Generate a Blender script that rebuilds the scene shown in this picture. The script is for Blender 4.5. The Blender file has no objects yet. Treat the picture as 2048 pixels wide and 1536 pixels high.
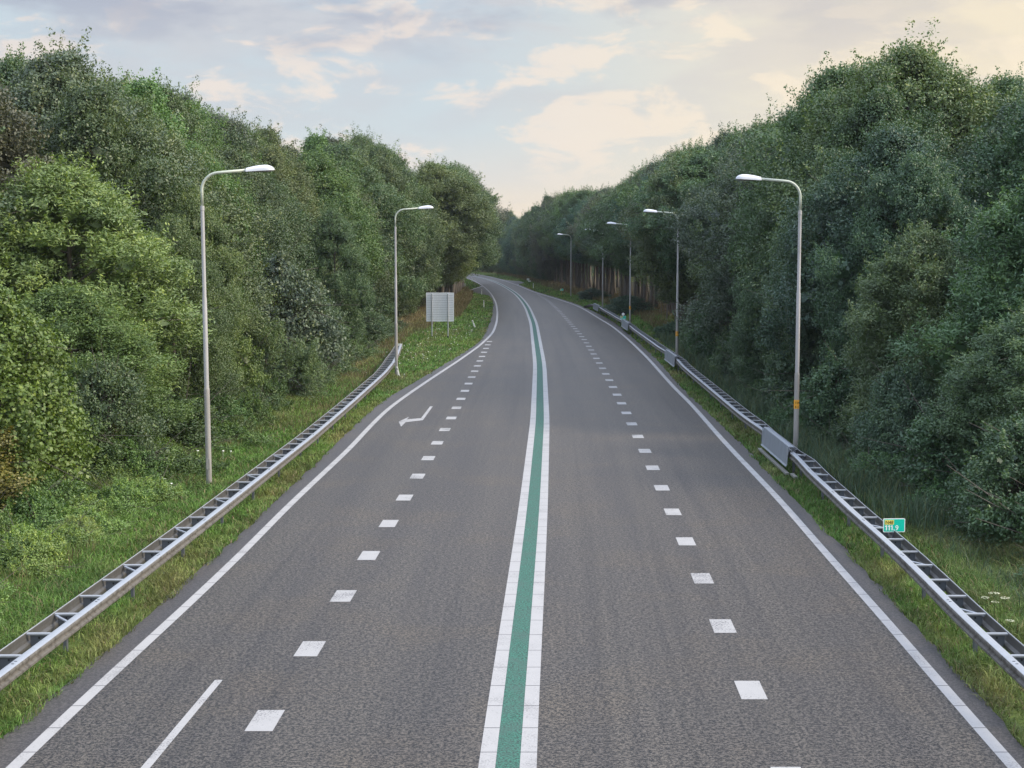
import bpy, math, random
import numpy as np
from mathutils import Vector
sc = bpy.context.scene
COL = sc.collection
R = math.radians
# ------------------------------------------------------------------ camera
EYE = 7.15; FPX = 2900.0; PITCH = math.atan(268 / FPX)
cam_d = bpy.data.cameras.new("camera"); cam = bpy.data.objects.new("camera", cam_d); COL.objects.link(cam)
cam.location = (0, 0, EYE); cam.rotation_euler = (math.pi / 2 - PITCH, 0, 0)
cam_d.sensor_width = 36; cam_d.lens = FPX / 2048 * 36; cam_d.clip_start = 0.2; cam_d.clip_end = 9000
sc.camera = cam
sc.view_settings.view_transform = 'Standard'; sc.view_settings.look = 'None'
sc.view_settings.exposure = 1.5; sc.view_settings.gamma = 1
sc.cycles.max_bounces = 5; sc.cycles.diffuse_bounces = 3; sc.cycles.glossy_bounces = 2
sc.cycles.transmission_bounces = 3; sc.cycles.transparent_max_bounces = 4
sc.cycles.use_denoising = True; sc.cycles.denoiser = 'OPENIMAGEDENOISE'; sc.cycles.denoising_input_passes = 'RGB_ALBEDO_NORMAL'; sc.cycles.denoising_prefilter = 'ACCURATE'
# ------------------------------------------------------------------ sun + sky
SUN_EL, SUN_AZ = 38.0, 98.0          # azimuth measured clockwise from +Y (the view direction)
sd = bpy.data.lights.new("sun", 'SUN'); so = bpy.data.objects.new("sun", sd); COL.objects.link(so)
sd.energy = 1.35; sd.angle = R(14); sd.color = (1.0, 0.86, 0.66)
dv = Vector((math.sin(R(SUN_AZ)) * math.cos(R(SUN_EL)), math.cos(R(SUN_AZ)) * math.cos(R(SUN_EL)), math.sin(R(SUN_EL))))
so.rotation_euler = dv.to_track_quat('Z', 'Y').to_euler(); so.location = (60, 20, 60)
W = bpy.data.worlds.new("World"); sc.world = W; W.use_nodes = True

class NT:
    def __init__(s, tree): s.t = tree; s.n = tree.nodes; s.l = tree.links
    def node(s, typ, **kw):
        n = s.n.new(typ)
        for k, v in kw.items(): setattr(n, k, v)
        return n
    def put(s, sock, v):
        if v is None: return
        if hasattr(v, 'links') or isinstance(v, bpy.types.NodeSocket): s.l.new(v, sock)
        else: sock.default_value = v
    def math(s, op, a, b=None, c=None, clamp=False):
        n = s.node('ShaderNodeMath', operation=op, use_clamp=clamp)
        s.put(n.inputs[0], a); s.put(n.inputs[1], b)
        if c is not None: s.put(n.inputs[2], c)
        return n.outputs[0]
    def sep(s, v):
        n = s.node('ShaderNodeSeparateXYZ'); s.put(n.inputs[0], v); return n.outputs
    def comb(s, x, y, z=0.0):
        n = s.node('ShaderNodeCombineXYZ'); s.put(n.inputs[0], x); s.put(n.inputs[1], y); s.put(n.inputs[2], z); return n.outputs[0]
    def noise(s, vec, scale, detail=2.0, rough=0.5, dist=0.0):
        n = s.node('ShaderNodeTexNoise'); s.put(n.inputs['Vector'], vec)
        n.inputs['Scale'].default_value = scale; n.inputs['Detail'].default_value = detail
        n.inputs['Roughness'].default_value = rough; n.inputs['Distortion'].default_value = dist
        return n.outputs['Fac']
    def ramp(s, f, stops, interp='LINEAR'):
        n = s.node('ShaderNodeValToRGB'); s.put(n.inputs[0], f); cr = n.color_ramp; cr.interpolation = interp
        while len(cr.elements) < len(stops): cr.elements.new(0.5)
        for e, (p, c) in zip(cr.elements, stops):
            e.position = p; e.color = (c[0], c[1], c[2], 1) if hasattr(c, '__len__') else (c, c, c, 1)
        return n.outputs[0]
    def mix(s, f, a, b, blend='MIX'):
        n = s.node('ShaderNodeMix', data_type='RGBA', blend_type=blend)
        s.put(n.inputs[0], f)
        for sock, v in ((n.inputs[6], a), (n.inputs[7], b)):
            if isinstance(v, tuple): v = (v[0], v[1], v[2], 1)
            s.put(sock, v)
        return n.outputs[2]
    def smooth(s, v, lo, hi):
        n = s.node('ShaderNodeMapRange', interpolation_type='SMOOTHSTEP'); s.put(n.inputs[0], v)
        n.inputs[1].default_value = lo; n.inputs[2].default_value = hi; return n.outputs[0]

def srgb(r, g, b):
    f = lambda c: (c / 255 / 12.92) if c / 255 <= 0.04045 else ((c / 255 + 0.055) / 1.055) ** 2.4
    return (f(r), f(g), f(b))

def build_world():
    q = NT(W.node_tree); q.n.clear()
    out = q.node('ShaderNodeOutputWorld'); bg = q.node('ShaderNodeBackground'); q.l.new(bg.outputs[0], out.inputs[0])
    bg.inputs[1].default_value = 0.1
    sky = q.node('ShaderNodeTexSky', sky_type='NISHITA'); sky.sun_disc = False
    sky.sun_elevation = R(SUN_EL); sky.sun_rotation = R(SUN_AZ); sky.air_density = 1.0; sky.dust_density = 1.6
    tc = q.node('ShaderNodeTexCoord'); x, y, z = q.sep(tc.outputs['Generated'])[:3]
    az = q.math('ARCTAN2', x, y)                       # 0 ahead, + to the right
    el = q.math('MAXIMUM', z, -0.02)
    # clear sky of the evening: cream at the horizon, pale blue above
    clear = q.ramp(q.math('MULTIPLY', el, 4.0), [(0.0, srgb(246, 226, 200)), (0.10, srgb(243, 228, 208)), (0.19, srgb(224, 222, 218)),
                                                (0.32, srgb(209, 220, 225)), (0.6, srgb(201, 215, 225)), (1.0, srgb(176, 200, 222))])
    warm = q.smooth(az, -0.07, 0.28)
    clear = q.mix(q.math('MULTIPLY', warm, 0.84), clear, srgb(251, 235, 205))
    # long thin cloud sheets
    v1 = q.comb(q.math('MULTIPLY', az, 1.0), q.math('MULTIPLY', el, 3.6), 0.35)
    n1 = q.noise(v1, 6.5, 6, 0.55, 0.3)
    v2 = q.comb(q.math('MULTIPLY', az, 1.0), q.math('MULTIPLY', el, 2.4), 4.1)
    n2 = q.noise(v2, 17.0, 7, 0.58, 0.35)
    hi = q.smooth(el, 0.06, 0.17)
    grey = q.math('MULTIPLY', q.smooth(n1, 0.42, 0.60), q.math('ADD', q.math('MULTIPLY', hi, 0.6), 0.4))
    c = q.mix(q.math('MULTIPLY', grey, 0.85), clear, q.mix(warm, srgb(206, 208, 214), srgb(226, 218, 208)))
    # sunlit edges and small cumulus, cream coloured
    lit = q.math('MULTIPLY', q.smooth(n2, 0.50, 0.61), q.smooth(el, 0.03, 0.07))
    c = q.mix(q.math('MULTIPLY', lit, 0.7), c, q.mix(warm, srgb(247, 232, 219), srgb(255, 240, 214)))
    v3 = q.comb(q.math('MULTIPLY', az, 1.0), q.math('MULTIPLY', el, 3.0), 9.3)
    n3 = q.noise(v3, 8.0, 5, 0.55, 0.1)
    dk = q.math('MULTIPLY', q.smooth(n3, 0.44, 0.62), q.smooth(el, 0.105, 0.165))
    c = q.mix(q.math('MULTIPLY', dk, q.math('SUBTRACT', 0.85, q.math('MULTIPLY', warm, 0.35))), c, q.mix(warm, srgb(176, 183, 199), srgb(200, 198, 200)))
    vs = q.node('ShaderNodeVectorMath', operation='SCALE'); q.put(vs.inputs[0], c); vs.inputs[3].default_value = 3.55
    up = q.mix(0.6, sky.outputs[0], (6.6, 7.2, 8.6))
    f = q.smooth(z, 0.24, 0.55)
    q.put(bg.inputs[0], q.mix(f, vs.outputs[0], up))
build_world()

# ------------------------------------------------------------------ helpers
def ground_at(px, py, z=0.0):
    dx = (px - 1024) / FPX; dy = (768 - py) / FPX
    y = math.cos(PITCH) + dy * math.sin(PITCH); zz = -math.sin(PITCH) + dy * math.cos(PITCH)
    t = (z - EYE) / zz
    return (dx * t, y * t)

def tag(o, label=None, cat=None, group=None, kind=None):
    if label: o['label'] = label
    if cat: o['category'] = cat
    if group: o['group'] = group
    if kind: o['kind'] = kind
    return o

def empty(name, loc=(0, 0, 0), rz=0.0):
    o = bpy.data.objects.new(name, None); COL.objects.link(o); o.location = loc; o.rotation_euler = (0, 0, rz)
    o.empty_display_size = 0.3
    return o

def mesh_np(name, V, F, mats, parent=None, mi=None, smooth=False, attrs=None, uv=None):
    """V (n,3) array; F list of arrays of faces, each (m,k)"""
    me = bpy.data.meshes.new(name)
    V = np.asarray(V, dtype=np.float32)
    if not isinstance(F, list): F = [F]
    F = [np.asarray(f, dtype=np.int32) for f in F if len(f)]
    nl = sum(f.size for f in F); nf = sum(len(f) for f in F)
    me.vertices.add(len(V)); me.vertices.foreach_set('co', V.ravel())
    me.loops.add(nl); me.polygons.add(nf)
    li = np.concatenate([f.ravel() for f in F]); me.loops.foreach_set('vertex_index', li)
    tot = np.concatenate([np.full(len(f), f.shape[1], dtype=np.int32) for f in F])
    st = np.concatenate([[0], np.cumsum(tot)[:-1]]).astype(np.int32)
    me.polygons.foreach_set('loop_start', st); me.polygons.foreach_set('loop_total', tot)
    if smooth: me.polygons.foreach_set('use_smooth', np.ones(nf, dtype=bool))
    if mi is not None: me.polygons.foreach_set('material_index', np.asarray(mi, dtype=np.int32))
    for m in (mats if isinstance(mats, (list, tuple)) else [mats]): me.materials.append(m)
    if attrs:
        for k, a in attrs.items():
            a = np.asarray(a, dtype=np.float32)
            if a.ndim == 1:
                at = me.attributes.new(k, 'FLOAT', 'POINT'); at.data.foreach_set('value', a)
            else:
                at = me.attributes.new(k, 'FLOAT_VECTOR', 'POINT'); at.data.foreach_set('vector', a.ravel())
    if uv is not None:
        ul = me.uv_layers.new(name='UVMap'); ul.data.foreach_set('uv', np.asarray(uv, dtype=np.float32)[li].ravel())
    me.update(calc_edges=True); me.validate()
    o = bpy.data.objects.new(name, me); COL.objects.link(o)
    if parent: o.parent = parent
    return o

class MB:
    """collects simple shapes, builds ONE mesh"""
    def __init__(s): s.v = []; s.f = []; s.m = []; s.cur = 0
    def add(s, vs, fs):
        b = len(s.v); s.v += [tuple(p) for p in vs]
        for f in fs: s.f.append(tuple(b + i for i in f)); s.m.append(s.cur)
    def box(s, c, d, rz=0.0, bev=0.0):
        x, y, z = d[0] / 2, d[1] / 2, d[2] / 2
        ca, sa = math.cos(rz), math.sin(rz)
        pts = []
        for sx, sy, sz in ((-1,-1,-1),(1,-1,-1),(1,1,-1),(-1,1,-1),(-1,-1,1),(1,-1,1),(1,1,1),(-1,1,1)):
            px, py = sx * x, sy * y
            pts.append((c[0] + px * ca - py * sa, c[1] + px * sa + py * ca, c[2] + sz * z))
        s.add(pts, [(0,3,2,1),(4,5,6,7),(0,1,5,4),(1,2,6,5),(2,3,7,6),(3,0,4,7)])
    def tube(s, pts, rad, n=10, cap=True):
        pts = [Vector(p) for p in pts]
        if not hasattr(rad, '__len__'): rad = [rad] * len(pts)
        b = len(s.v); prev = None
        for i, p in enumerate(pts):
            t = (pts[min(i + 1, len(pts) - 1)] - pts[max(i - 1, 0)]).normalized()
            if prev is None:
                a = Vector((1, 0, 0)) if abs(t.x) < 0.8 else Vector((0, 1, 0))
                u = t.cross(a).normalized()
            else: u = (prev - t * prev.dot(t)).normalized()
            prev = u; w = t.cross(u)
            for k in range(n):
                an = 2 * math.pi * k / n
                s.v.append(tuple(p + (u * math.cos(an) + w * math.sin(an)) * rad[i]))
        for i in range(len(pts) - 1):
            for k in range(n):
                s.f.append((b + i * n + k, b + i * n + (k + 1) % n, b + (i + 1) * n + (k + 1) % n, b + (i + 1) * n + k)); s.m.append(s.cur)
        if cap:
            s.f.append(tuple(b + k for k in reversed(range(n)))); s.m.append(s.cur)
            s.f.append(tuple(b + (len(pts) - 1) * n + k for k in range(n))); s.m.append(s.cur)
    def extrude_profile(s, path, prof, closed=True):
        """path: list of (x,y,z); prof: list of (lateral, up); lateral to the right of travel"""
        b = len(s.v); n = len(prof)
        for i, p in enumerate(path):
            a = Vector(path[max(i - 1, 0)]); c = Vector(path[min(i + 1, len(path) - 1)])
            t = (c - a); t.z = 0; t.normalize(); r = Vector((t.y, -t.x, 0))
            for (u, h) in prof: s.v.append((p[0] + r.x * u, p[1] + r.y * u, p[2] + h))
        for i in range(len(path) - 1):
            for k in range(n if closed else n - 1):
                k2 = (k + 1) % n
                s.f.append((b + i * n + k, b + (i + 1) * n + k, b + (i + 1) * n + k2, b + i * n + k2)); s.m.append(s.cur)
        if closed:
            s.f.append(tuple(b + k for k in range(n))); s.m.append(s.cur)
            s.f.append(tuple(b + (len(path) - 1) * n + k for k in reversed(range(n)))); s.m.append(s.cur)
    def build(s, name, mats, parent=None, smooth=False, bevel=0.0):
        me = bpy.data.meshes.new(name); me.from_pydata(s.v, [], s.f)
        for m in (mats if isinstance(mats, (list, tuple)) else [mats]): me.materials.append(m)
        me.polygons.foreach_set('material_index', s.m)
        if smooth: me.polygons.foreach_set('use_smooth', [True] * len(s.f))
        me.update()
        o = bpy.data.objects.new(name, me); COL.objects.link(o)
        if parent: o.parent = parent
        if bevel:
            b = o.modifiers.new('bevel', 'BEVEL'); b.width = bevel; b.segments = 2; b.limit_method = 'ANGLE'
        return o

def copy_tree(o, parent=None):
    c = o.copy(); COL.objects.link(c); c.parent = parent
    for ch in o.children: copy_tree(ch, c)
    return c

def vnoise(x, y, scale, seed=0):
    """smooth 2-D value noise 0..1"""
    x = np.asarray(x, float) / scale; y = np.asarray(y, float) / scale
    xi = np.floor(x).astype(np.int64); yi = np.floor(y).astype(np.int64); xf = x - xi; yf = y - yi
    xf = xf * xf * (3 - 2 * xf); yf = yf * yf * (3 - 2 * yf)
    def h(a, b):
        n = (a * 374761393 + b * 668265263 + seed * 974634777) & 0x7fffffff
        n = ((n ^ (n >> 13)) * 1274126177) & 0x7fffffff
        return ((n ^ (n >> 16)) & 0xffff) / 65535.0
    return (h(xi, yi) * (1 - xf) + h(xi + 1, yi) * xf) * (1 - yf) + (h(xi, yi + 1) * (1 - xf) + h(xi + 1, yi + 1) * xf) * yf

def fbm(x, y, scale, seed=0, o=3):
    t = 0; a = 1; s = 0
    for i in range(o): t = t + a * vnoise(x, y, scale / 2 ** i, seed + i); s += a; a *= 0.5
    return t / s

# ------------------------------------------------------------------ plan of the road (metres)
def lane(pix, z=0.0, sm=6.0, far=True, near_slope=0.025, extra=None):
    p = [ground_at(a, b, z) for a, b in pix]
    if extra: p += extra
    p.sort(key=lambda q: q[1])
    p = [(p[0][0] - near_slope * (p[0][1] + 25), -25.0)] + p
    if far:
        dx = (p[-1][0] - p[-2][0]) / (p[-1][1] - p[-2][1]); x, y = p[-1]
        for k in range(1, 7): y += 50; dx -= 0.022; x += dx * 50; p.append((x, y))
    X = np.array([q[0] for q in p]); Y = np.array([q[1] for q in p])
    ys = np.arange(-25, p[-1][1], 1.0); xs = np.interp(ys, Y, X)
    out = xs.copy()
    for i, yy in enumerate(ys):                        # smoothing that widens with distance
        w = sm if yy < 60 else sm + (yy - 60) * 0.10
        k = max(1, min(int(w), i, len(xs) - 1 - i)); 
        wt = np.hanning(2 * k + 3)[1:-1]
        seg = xs[i - k:i + k + 1]
        out[i] = (seg * wt[:len(seg)]).sum() / wt[:len(seg)].sum() if len(seg) == len(wt) else xs[i]
    return lambda y: np.interp(y, ys, out)

PC = [(1013.5,1536),(1054.5,1137.5),(1067,1011),(1080,841.8),(1079.7,739),(1079,725),(1067.4,646.5),(1056,617.2),(1046.5,602.5),(1033,587.9),(1015.4,576.2),(996,565.9),(976,558.6),(951,552.7)]
PLE = [(25,1536),(204,1366),(345,1238),(466.5,1123.8),(577.6,1011),(700,896.5),(734,859),(772,821),(813,790.5),(864,756),(919,720),(960,691),(986.4,665.5),(993.7,643.5),(994.9,624.5),(992.3,606.9),(986.4,593.7),(979,583.5),(965.9,571.8),(951.3,563),(933.7,555.7)]
PLA = [(0,1479),(143.5,1356),(205,1308),(284,1247),(325,1202),(376,1161),(420,1117),(478,1076),(523,1028),(700,862),(734,828),(782,790.5),(837,760),(905,719),(960,684.5),(973.4,660.6),(985,630),(986,602.5),(980,592)]
PRE = [(2028,1536),(1895,1383.5),(1806,1281),(1720.5,1182),(1645,1100),(1570,1011),(1450.5,886),(1382,807.6),(1348,775),(1296.5,717),(1258,680),(1223,651),(1198.8,637.6),(1178.3,624.5),(1160.7,614.3),(1141.7,606.9),(1112.4,597.4),(1065.5,583.5),(1034.8,570.3),(1002.5,559.3),(973.2,552),(946.9,547.6)]
PRA = [(2048,1500),(1949.5,1380),(1861,1284),(1751,1165),(1690,1096),(1608,1018),(1557,968.5),(1519,927),(1484,888),(1440,848),(1362,774),(1311,715.5),(1267,676),(1229,644),(1187,620)]
PRD = [(1500,1380),(1445,1252),(1405,1157),(1371,1082),(1345,1023),(1289,900),(1243,806),(1212,748),(1193,716.8),(1169.5,680),(1143,649),(1119.7,623),(1097.7,602.5),(1072.8,587)]
PLD = [(529,1441),(620,1297),(687,1192),(738,1111),(778,1047),(856,918),(902,838),(981,678.7)]
fC = lane(PC); fLE = lane(PLE, sm=4); fRE = lane(PRE); fRD = lane(PRD, far=False); fLD = lane(PLD, far=False)
_la = lane(PLA, sm=4, far=False); _ra = lane(PRA, far=False)
def fLA(y):
    y = np.asarray(y, float); t = np.clip((y - 205) / 30, 0, 1)
    return np.minimum(_la(np.minimum(y, 226)), fLE(y) - 0.3) * (1 - t) + (fLE(y) - 0.5) * t
def fRA(y):
    y = np.asarray(y, float); t = np.clip((y - 150) / 30, 0, 1)
    return np.maximum(_ra(np.minimum(y, 173)), fRE(y) + 0.3) * (1 - t) + (fRE(y) + 0.6) * t
YEND = 640.0

# ------------------------------------------------------------------ materials
def new_mat(name):
    m = bpy.data.materials.new(name); m.use_nodes = True; q = NT(m.node_tree); q.n.clear()
    out = q.node('ShaderNodeOutputMaterial'); b = q.node('ShaderNodeBsdfPrincipled'); q.l.new(b.outputs[0], out.inputs[0])
    return m, q, b, out
def bump(q, b, h, strength, dist):
    n = q.node('ShaderNodeBump'); q.put(n.inputs['Height'], h); n.inputs['Strength'].default_value = strength
    n.inputs['Distance'].default_value = dist; q.l.new(n.outputs[0], b.inputs['Normal'])

def asphalt(name, lo, hi, track=True, speck=1.0):
    m, q, b, out = new_mat(name)
    uv = q.node('ShaderNodeUVMap').outputs[0]; u, v, _ = q.sep(uv)[:3]
    geo = q.node('ShaderNodeNewGeometry').outputs['Position']
    g1 = q.noise(geo, 20.0, 2.5, 0.85); g2 = q.noise(geo, 9.0, 3, 0.6)
    grain = q.smooth(q.math('ADD', q.math('MULTIPLY', g1, 0.75), q.math('MULTIPLY', g2, 0.25)), 0.43, 0.59)
    c = q.mix(grain, lo, hi)
    big = q.noise(q.comb(q.math('MULTIPLY', u, 0.9), q.math('MULTIPLY', v, 0.035)), 1.0, 4, 0.6)
    c = q.mix(q.smooth(big, 0.3, 0.72), c, q.mix(1.0, c, (0.72, 0.73, 0.79), 'MULTIPLY'))
    pat = q.noise(geo, 0.35, 3, 0.55)
    c = q.mix(q.math('MULTIPLY', q.smooth(pat, 0.45, 0.7), 0.55), c, q.mix(1.0, c, (1.30, 1.20, 1.02), 'MULTIPLY'))
    st = q.noise(q.comb(q.math('MULTIPLY', u, 2.6), q.math('MULTIPLY', v, 0.02), 3.3), 1.0, 3, 0.55)
    c = q.mix(q.math('MULTIPLY', q.smooth(st, 0.50, 0.72), 0.55), c, q.mix(1.0, c, (0.62, 0.63, 0.67), 'MULTIPLY'))
    q.put(b.inputs['Base Color'], c); b.inputs['Roughness'].default_value = 0.50
    b.inputs['Specular IOR Level'].default_value = 0.32
    bump(q, b, g1, 0.5 * speck, 0.012)
    return m
M = {}
M['asphalt'] = asphalt('worn_asphalt', (0.015, 0.0145, 0.0142), (0.136, 0.1205, 0.102))
M['shoulder'] = asphalt('shoulder_asphalt', (0.044, 0.042, 0.042), (0.108, 0.101, 0.096), speck=0.5)

def paint(name, col, seam=True, wear=0.35, hole=(0.09, 0.09, 0.095)):
    m, q, b, out = new_mat(name)
    uv = q.node('ShaderNodeUVMap').outputs[0]; u, v, _ = q.sep(uv)[:3]
    geo = q.node('ShaderNodeNewGeometry').outputs['Position']
    n1 = q.noise(geo, 28.0, 3, 0.7); n2 = q.noise(geo, 5.0, 3, 0.6); n3 = q.noise(geo, 1.1, 2, 0.5)
    c = q.mix(n2, tuple(x * 0.90 for x in col), tuple(min(1, x * 1.06) for x in col))
    w = q.math('MULTIPLY', q.smooth(q.math('ADD', q.math('MULTIPLY', n1, 0.6), q.math('MULTIPLY', n3, 0.4)), 0.525, 0.615), wear)
    if seam:
        fr = q.math('FRACT', q.math('DIVIDE', v, 1.06)); jit = q.math('MULTIPLY', n2, 0.012)
        sm = q.math('LESS_THAN', fr, q.math('ADD', 0.022, jit)); w = q.math('MAXIMUM', w, q.math('MULTIPLY', sm, 0.85))
    c = q.mix(w, c, hole)
    q.put(b.inputs['Base Color'], c); b.inputs['Roughness'].default_value = 0.6
    bump(q, b, n1, 0.3, 0.008)
    return m
M['white'] = paint('white_road_paint', (0.385, 0.385, 0.385), hole=(0.06, 0.06, 0.065))
M['block'] = paint('white_block_paint', (0.37, 0.37, 0.37), hole=(0.06, 0.06, 0.065), seam=False, wear=0.75)
def green_paint():
    m, q, b, out = new_mat('green_road_paint')
    geo = q.node('ShaderNodeNewGeometry').outputs['Position']
    n1 = q.noise(geo, 30.0, 2, 0.7); n2 = q.noise(geo, 2.0, 3, 0.6)
    c = q.mix(q.smooth(n1, 0.40, 0.56), (0.014, 0.032, 0.028), (0.040, 0.175, 0.125))
    c = q.mix(q.math('MULTIPLY', q.smooth(n2, 0.35, 0.7), 0.6), c, (0.05, 0.10, 0.085))
    q.put(b.inputs['Base Color'], c); b.inputs['Roughness'].default_value = 0.75; bump(q, b, n1, 0.6, 0.012)
    return m
M['green'] = green_paint()

def plain(name, col, rough=0.5, metal=0.0, var=0.12, scale=3.0, streak=False, dirt=None):
    m, q, b, out = new_mat(name)
    geo = q.node('ShaderNodeTexCoord').outputs['Object']
    n = q.noise(geo, scale, 4, 0.6)
    c = q.mix(n, tuple(x * (1 - var) for x in col), tuple(min(1.0, x * (1 + var)) for x in col))
    if streak:
        x, y, z = q.sep(geo)[:3]
        s = q.noise(q.comb(q.math('MULTIPLY', x, 9), q.math('MULTIPLY', y, 9), q.math('MULTIPLY', z, 0.8)), 1.0, 3, 0.6)
        c = q.mix(q.math('MULTIPLY', q.smooth(s, 0.42, 0.68), streak), c, dirt or (0.08, 0.075, 0.065))
    q.put(b.inputs['Base Color'], c); b.inputs['Roughness'].default_value = rough; b.inputs['Metallic'].default_value = metal
    bump(q, b, n, 0.08, 0.01)
    return m
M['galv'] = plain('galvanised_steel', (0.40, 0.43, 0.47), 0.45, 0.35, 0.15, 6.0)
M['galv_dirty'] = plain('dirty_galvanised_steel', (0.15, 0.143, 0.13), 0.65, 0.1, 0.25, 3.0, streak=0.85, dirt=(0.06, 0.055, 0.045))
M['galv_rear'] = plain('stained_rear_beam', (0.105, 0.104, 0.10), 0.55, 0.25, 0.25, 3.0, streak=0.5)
M['galv_dark'] = plain('weathered_steel', (0.13, 0.145, 0.17), 0.55, 0.3, 0.25, 5.0)
M['pole'] = plain('grey_lamp_pole_paint', (0.48, 0.48, 0.49), 0.45, 0.1, 0.08, 2.0, streak=0.15)
M['pole_low'] = plain('dusty_lower_pole', (0.38, 0.37, 0.355), 0.6, 0.1, 0.1, 3.0, streak=0.3)
M['arm'] = plain('greenish_arm_paint', (0.55, 0.60, 0.52), 0.5, 0.0, 0.06)
M['head'] = plain('lamp_housing', (0.74, 0.77, 0.83), 0.35, 0.0, 0.03)
M['glass'] = plain('lamp_lens', (0.25, 0.25, 0.25), 0.2, 0.0, 0.05)
M['signback'] = plain('aluminium_sign_back', (0.88, 0.89, 0.90), 0.5, 0.0, 0.03)
M['rib_shade'] = plain('aluminium_rib_shade', (0.42, 0.42, 0.43), 0.6, 0.0, 0.05)
M['dark'] = plain('dark_rubber_and_holes', (0.02, 0.02, 0.022), 0.7)
M['signgreen'] = plain('sign_green', (0.0, 0.62, 0.46), 0.4, 0.0, 0.03)
M['signwhite'] = plain('sign_white', (0.93, 0.95, 0.94), 0.4, 0.0, 0.02)
M['signyellow'] = plain('sign_yellow', (0.95, 0.80, 0.16), 0.4, 0.0, 0.02)
M['sticker'] = plain('orange_sticker', (0.85, 0.42, 0.05), 0.5, 0.0, 0.05)
M['black'] = plain('sign_black', (0.012, 0.012, 0.012), 0.4)
M['plastic'] = plain('white_plastic', (0.78, 0.79, 0.74), 0.5, 0.0, 0.05)
M['orange'] = plain('orange_leg', (0.55, 0.2, 0.06), 0.6)
M['concrete'] = plain('pale_concrete', (0.24, 0.24, 0.22), 0.8, 0.0, 0.2, 5)
M['bark'] = plain('grey_bark', (0.12, 0.105, 0.09), 0.9, 0.0, 0.35, 4.0, streak=0.4, dirt=(0.03, 0.028, 0.022))
M['pale_bark'] = plain('pale_bark', (0.17, 0.15, 0.125), 0.9, 0.0, 0.3, 4.0)

def leaf_mat(name, trans=0.20, yellow=(1.75, 1.45, 0.75), ysh=0.55, gloss=0.5):
    m, q, b, out = new_mat(name)
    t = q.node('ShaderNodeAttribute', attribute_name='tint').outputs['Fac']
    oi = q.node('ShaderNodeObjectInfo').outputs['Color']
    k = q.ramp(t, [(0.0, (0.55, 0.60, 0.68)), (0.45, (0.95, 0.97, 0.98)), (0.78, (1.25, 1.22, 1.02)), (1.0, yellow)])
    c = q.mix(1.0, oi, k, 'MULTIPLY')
    q.put(b.inputs['Base Color'], c); b.inputs['Roughness'].default_value = 0.5; b.inputs['Specular IOR Level'].default_value = gloss
    tr = q.node('ShaderNodeBsdfTranslucent'); q.put(tr.inputs[0], q.mix(1.0, c, (1.15, 1.25, 0.6), 'MULTIPLY'))
    mx = q.node('ShaderNodeMixShader'); mx.inputs[0].default_value = trans
    q.l.new(b.outputs[0], mx.inputs[1]); q.l.new(tr.outputs[0], mx.inputs[2]); q.l.new(mx.outputs[0], out.inputs[0])
    return m
M['leaf'] = leaf_mat('leaf')
def grass_mat():
    m, q, b, out = new_mat('grass_blade')
    c = q.node('ShaderNodeAttribute', attribute_name='gcol').outputs['Vector']
    q.put(b.inputs['Base Color'], c); b.inputs['Roughness'].default_value = 0.55; b.inputs['Specular IOR Level'].default_value = 0.3
    tr = q.node('ShaderNodeBsdfTranslucent'); q.put(tr.inputs[0], c)
    mx = q.node('ShaderNodeMixShader'); mx.inputs[0].default_value = 0.3
    q.l.new(b.outputs[0], mx.inputs[1]); q.l.new(tr.outputs[0], mx.inputs[2]); q.l.new(mx.outputs[0], out.inputs[0])
    return m
M['grass'] = grass_mat()
def ground_mat():
    m, q, b, out = new_mat('verge_ground')
    c = q.node('ShaderNodeAttribute', attribute_name='gcol').outputs['Vector']
    geo = q.node('ShaderNodeNewGeometry').outputs['Position']
    n1 = q.noise(geo, 9.0, 5, 0.75); n2 = q.noise(geo, 1.3, 4, 0.6)
    c = q.mix(q.smooth(n1, 0.3, 0.7), q.mix(1.0, c, (0.55, 0.55, 0.55), 'MULTIPLY'), q.mix(1.0, c, (1.25, 1.22, 1.1), 'MULTIPLY'))
    c = q.mix(q.math('MULTIPLY', q.smooth(n2, 0.5, 0.75), 0.4), c, (0.085, 0.075, 0.04))
    q.put(b.inputs['Base Color'], c); b.inputs['Roughness'].default_value = 0.95; b.inputs['Specular IOR Level'].default_value = 0.1
    bump(q, b, n1, 1.0, 0.06)
    return m
M['ground'] = ground_mat()

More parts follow.
